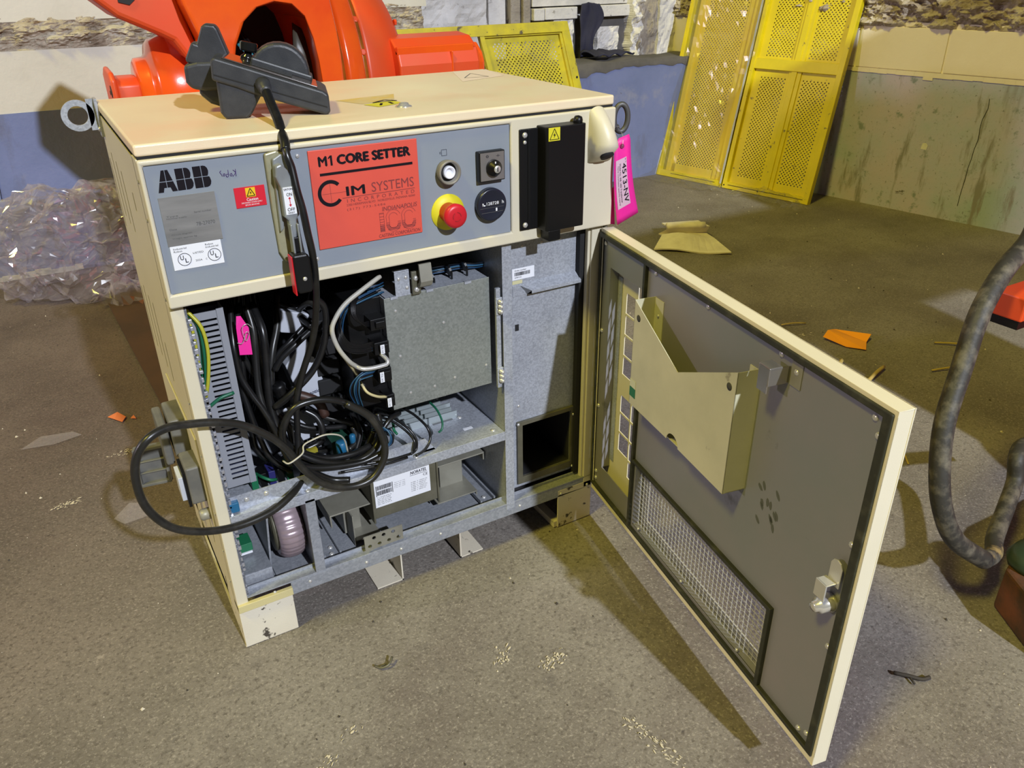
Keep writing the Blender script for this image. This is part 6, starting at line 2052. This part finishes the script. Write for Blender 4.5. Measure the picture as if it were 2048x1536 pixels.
# navy cloth hung on the ledge
g = G()
vs = []
nu, nv = 26, 44
for j in range(nv + 1):
    t = j / nv
    for i in range(nu + 1):
        s = i / nu
        if t < 0.80:
            k = t / 0.80
            wl = -0.058 * (0.6 + 0.4 * min(1, k * 4)) + 0.008 * k
            wr = 0.075 - 0.055 * max(0, k - 0.45) * 1.1 + 0.03 * math.sin(k * 7)
            x = 2.700 + 0.01 * math.sin(k * 3) + wl + (wr - wl) * s
            z = 0.945 - 0.285 * k - 0.018 * abs(s - 0.45) * (1 - k)
            y = 2.790 - 0.022 * noise.noise(Vector((s * 3.2, k * 2.2, 1))) - 0.006 * math.sin(s * 9 + k * 2) - 0.01 * k
        else:
            k = (t - 0.80) / 0.20
            x = 2.650 + (0.14 + 0.14 * k) * s + 0.05 * k
            z = 0.665 + 0.016 * abs(math.sin(s * 9 + k * 4)) + 0.02 * (1 - k)
            y = 2.775 - 0.13 * k * (1 - 0.4 * s)
        vs.append((x, y, z))
g.smooth = True
g.add(vs, [(j * (nu + 1) + i, j * (nu + 1) + i + 1, (j + 1) * (nu + 1) + i + 1, (j + 1) * (nu + 1) + i) for j in range(nv) for i in range(nu)])
o = g.out('work_cloth', CLOTH, None, origin=(2.71, 2.75, 0.66))
o.modifiers.new('solid', 'SOLIDIFY').thickness = 0.008
tag(o, 'dark navy cloth hanging from the wall above the ledge', 'cloth')

# folded cloth / cardboard on the floor behind the door
g = G()
CR = []
n = 10
for i in range(n + 1):
    s = i / n
    CR += [(2.14 + 0.25 * s, 1.42 - 0.22 * s, 0.004 + 0.006 * math.sin(s * 7)), (2.25 + 0.19 * s, 1.50 - 0.14 * s, 0.030 + 0.012 * math.sin(s * 5)), (2.28 + 0.20 * s, 1.56 - 0.10 * s, 0.016), (2.31 + 0.17 * s, 1.52 - 0.08 * s, 0.052), (2.33 + 0.17 * s, 1.60 - 0.06 * s, 0.048)]
g.smooth = False
g.add(CR, [(i * 5 + k, i * 5 + k + 1, (i + 1) * 5 + k + 1, (i + 1) * 5 + k) for i in range(n) for k in range(4)])
g.tube([(2.30, 1.53, 0.060), (2.38, 1.50, 0.058), (2.46, 1.45, 0.060)], 0.016, 8, 3)
o = g.out('folded_cloth', RAG, None, origin=(2.3, 1.45, 0))
o.modifiers.new('solid', 'SOLIDIFY').thickness = 0.006
tag(o, 'dusty off-white folded cloth lying on the floor behind the open door', 'cloth')
# orange paper
g = G()
g.add([(2.018, 0.382, 0.012), (2.06, 0.40, 0.020), (2.10, 0.405, 0.012), (2.155, 0.300, 0.020), (2.115, 0.285, 0.006), (2.07, 0.25, 0.004), (2.035, 0.30, 0.003)], [(0, 1, 6), (1, 5, 6), (1, 2, 4, 5), (2, 3, 4)])
o = g.out('paper_scrap', ORANGEPAPER, None, origin=(2.08, 0.33, 0))
o.modifiers.new('solid', 'SOLIDIFY').thickness = 0.0012
tag(o, 'bright orange paper scrap on the floor beyond the open door', 'paper')
g = G()
g.add([(-0.128, 1.085, 0.004), (-0.100, 1.090, 0.010), (-0.082, 1.060, 0.004), (-0.095, 1.035, 0.003), (-0.112, 1.055, 0.007)], [(0, 1, 4), (1, 2, 4), (2, 3, 4)]).add([(-0.072, 1.045, 0.003), (-0.062, 1.055, 0.006), (-0.058, 1.035, 0.003)], [(0, 1, 2)])
o = g.out('paper_scrap', mat('brown_orange_leaf', (0.62, 0.17, 0.05), 0.6), None, origin=(-0.10, 1.06, 0))
o.modifiers.new('solid', 'SOLIDIFY').thickness = 0.001
tag(o, 'tiny torn orange scrap on the floor left of the cabinet', 'paper')
# reddish board on the floor behind on the left
o = G().prism([(-0.045, 2.42), (0.018, 1.06), (0.42, 0.95), (0.60, 2.30)], 0.0, 0.010, 'z').out('floor_board', BOARD, None, origin=(0.2, 1.6, 0))
tag(o, 'flat reddish brown board on the floor behind the cabinet, left edge showing', 'board')

# straw and chips of wood
random.seed(21)
STR = [(1.885, 0.205, 0.10, 0.55, 0.007, 'thick pale wood splinter just above the door edge, nearer the orange paper'),
       (1.945, 0.115, 0.12, 0.30, 0.006, 'pale wood splinter above the door edge, farther from the orange paper, toward the hose'),
       (2.18, 0.02, 0.14, -0.35, 0.003, 'dry straw lying half way between the two wood splinters and the hose'),
       (2.35, 0.12, 0.13, -0.8, 0.003, 'dry straw lying beside the upper part of the thick hose, left of it'),
       (2.03, 0.52, 0.09, -0.4, 0.0025, 'short dry straw on the floor just behind the orange paper'),
       (1.80, -0.05, 0.09, 0.4, 0.0025, 'dry straw showing just above the upper outer corner of the door'),
       (1.62, -0.22, 0.08, 0.9, 0.0025, 'short dry straw right beside the outer edge of the door, left of the hose bend')]
for i, (x, y, l, a, r, lb) in enumerate(STR):
    dx, dy = math.cos(a) * l / 2, math.sin(a) * l / 2
    o = G().tube([(x - dx, y - dy, r + 0.003), (x, y, r + 0.007), (x + dx, y + dy, r + 0.004)], r, 6, 3).out('straw' if r < 0.005 else 'wood_splinter', STRAW, None, origin=(x, y, 0))
    tag(o, lb, 'straw' if r < 0.005 else 'splinter', 'straws and splinters scattered on the floor')
# flat translucent scrap and grit: nobody could count it
g = G()
gd = G()
for k in range(900):
    x, y = -0.9 + 4.2 * random.random(), -1.0 + 3.2 * random.random()
    if 0 < x < 0.8 and 0 < y < 0.48:
        continue
    r = 0.0012 + 0.0035 * random.random() ** 3
    h = r * 0.7
    q = G if k % 2 else None
    tgt = g if k % 2 else gd
    a = random.random() * 6
    pts = [(x + r * math.cos(a + b) * (0.7 + 0.6 * random.random()), y + r * math.sin(a + b) * (0.7 + 0.6 * random.random()), -0.002) for b in (0, 1.5, 3, 4.6)]
    tgt.add(pts + [(x, y, h)], [(0, 1, 4), (1, 2, 4), (2, 3, 4), (3, 0, 4)])
o = g.out('grit', DEBRIS, None, origin=(0, 0, 0))
tag(o, 'pale grit scattered over the whole concrete floor', 'grit', kind='stuff')
o = gd.out('dirt', DEBRISDARK, None, origin=(0, 0, 0))
tag(o, 'dark dirt crumbs scattered over the whole concrete floor', 'dirt', kind='stuff')
# pale scuffs of paint trodden into the floor
SCUFFS = [(0.482, -0.325, 0.22, 14, 0.05), (0.525, -0.55, -1.35, 16, 0.13), (0.40, -0.27, 0.9, 8, 0.04), (-0.26, 0.685, 0.3, 12, 0.05), (-0.12, 0.86, 0.1, 7, 0.06), (0.08, -0.30, 0.6, 6, 0.10), (1.55, -0.10, -0.3, 10, 0.12), (1.95, 0.45, -0.2, 12, 0.16)]
for (cx, cy, ang, n_, sp) in SCUFFS:
    g = G()
    for k in range(n_ * 4):
        a = ang + 1.2 * (random.random() - 0.5)
        t_ = (random.random() - 0.5) * sp
        x, y = cx + math.cos(ang) * t_ + 0.026 * (random.random() - 0.5), cy + math.sin(ang) * t_ + 0.026 * (random.random() - 0.5)
        l, w = 0.0015 + 0.0040 * random.random() ** 2, 0.0007 + 0.0018 * random.random() ** 2
        c, d = math.cos(a), math.sin(a)
        g.add([(x + c * p - d * q, y + d * p + c * q, 0.0006 + 0.0002 * (k % 3)) for p, q in ((-l, -w * .5), (0, -w), (l, -w * .2), (l * .7, w), (-l * .6, w * .8))], [(0, 1, 2, 3, 4)])
    g.out('paint_scuff', DEBRIS, fl, kind='stuff')
# curled dark shaving in front, twig behind the door
o = G().tube([(0.190, -0.170, 0.004), (0.198, -0.183, 0.006), (0.212, -0.186, 0.010), (0.223, -0.176, 0.014)], 0.0022, 6, 4).tube([(0.197, -0.180, 0.006), (0.210, -0.178, 0.004), (0.218, -0.181, 0.008)], 0.0016, 6, 4).out('metal_shaving', OLIVE, None, origin=(0.207, -0.178, 0))
tag(o, 'curled dark metal shaving on the floor in front of the cabinet', 'shaving')
o = G().tube([(0.985, -0.665, 0.004), (1.000, -0.685, 0.006), (1.015, -0.700, 0.004), (1.030, -0.705, 0.005)], 0.0035, 6, 4).tube([(1.0, -0.685, 0.005), (0.995, -0.70, 0.004)], 0.002, 6, 3).out('twig', DEBRISDARK, None, origin=(1.0, -0.68, 0))
tag(o, 'small dark twig on the floor right of the open door', 'twig')
o = G().add([(-0.35, 1.02, 0.002), (-0.30, 1.06, 0.006), (-0.22, 1.05, 0.003), (-0.20, 1.02, 0.002), (-0.27, 1.00, 0.004)], [(0, 1, 4), (1, 2, 4), (2, 3, 4)]).out('film_scrap', FILM, None, origin=(-0.27, 1.03, 0))
tag(o, 'flat clear film scrap on the floor at the left, left of the orange scrap', 'plastic')
o = G().add([(-0.17, 0.56, 0.002), (-0.13, 0.60, 0.008), (-0.09, 0.585, 0.003), (-0.10, 0.53, 0.003), (-0.15, 0.52, 0.006)], [(0, 1, 4), (1, 2, 3, 4)]).out('film_scrap', FILM, None, origin=(-0.13, 0.56, 0))
tag(o, 'small round crumpled film scrap on the floor below the hanging cable loop', 'plastic')

# ================================================================ MACHINE WITH HOSES AT THE RIGHT EDGE
MC = thing('machine', 'second orange and rusty machine at the right edge with thick dusty hoses', 'machine', (1.9, -0.6, 0))
HP = [(1.420, -0.47, 0.760), (1.385, -0.48, 0.690), (1.290, -0.50, 0.655), (1.212, -0.52, 0.598), (1.165, -0.54, 0.510), (1.122, -0.56, 0.432), (1.107, -0.58, 0.356), (1.113, -0.60, 0.280), (1.150, -0.62, 0.205), (1.236, -0.64, 0.134)]
G().tube(HP, 0.0175, 16, 8).out('hose', HOSE, MC)
HP2 = [(1.236, -0.64, 0.134), (1.300, -0.625, 0.112), (1.345, -0.60, 0.115), (1.420, -0.57, 0.140), (1.480, -0.545, 0.170), (1.490, -0.53, 0.215), (1.550, -0.51, 0.215), (1.70, -0.49, 0.16)]
G().tube(HP2, 0.0165, 14, 8).out('hose', HOSE, MC)
g = G().prism([(1.300, -0.655), (1.480, -0.600), (2.3, -0.62), (2.3, -1.3), (1.22, -1.0), (1.235, -0.765)], 0.0, 0.095, 'z')
g.out('rusty_base', RUST, MC, 0.006)
g = G().box(1.335, 1.75, -0.53, -0.47, 0.555, 0.60)
g.out('orange_bracket', ORANGEDULL, MC, 0.003)
g = G().box(1.34, 1.75, -0.525, -0.475, 0.538, 0.556)
g.out('bracket_underside_shade', BLACK, MC)  # black slab stands in for the shade under the bracket
g = G()
g.smooth = True
g.lathe([(0, 0.05), (0.015, 0.055), (0.035, 0.045), (0.04, 0.02)], (1.36, -0.68, 0.09), (0, 0, 1), 20)
g.out('valve_cap', mat('dark_green_cap', (0.03, 0.05, 0.03), 0.4), MC)
# its unseen body, added and shaped to shade the floor at the right rear
g = G()
g.smooth = True
g.lathe([(0, 0.34), (0.25, 0.34), (0.30, 0.28), (1.1, 0.26)], (2.05, -0.95, 0.09), (0, 0, 1), 32)
g.smooth = False
g.box(1.62, 2.9, -1.15, -0.75, 1.05, 1.45)
g.box(2.6, 3.3, -1.2, -0.5, 0.75, 1.9)
g.out('unseen_machine_body', ORANGEDULL, MC, 0.02)
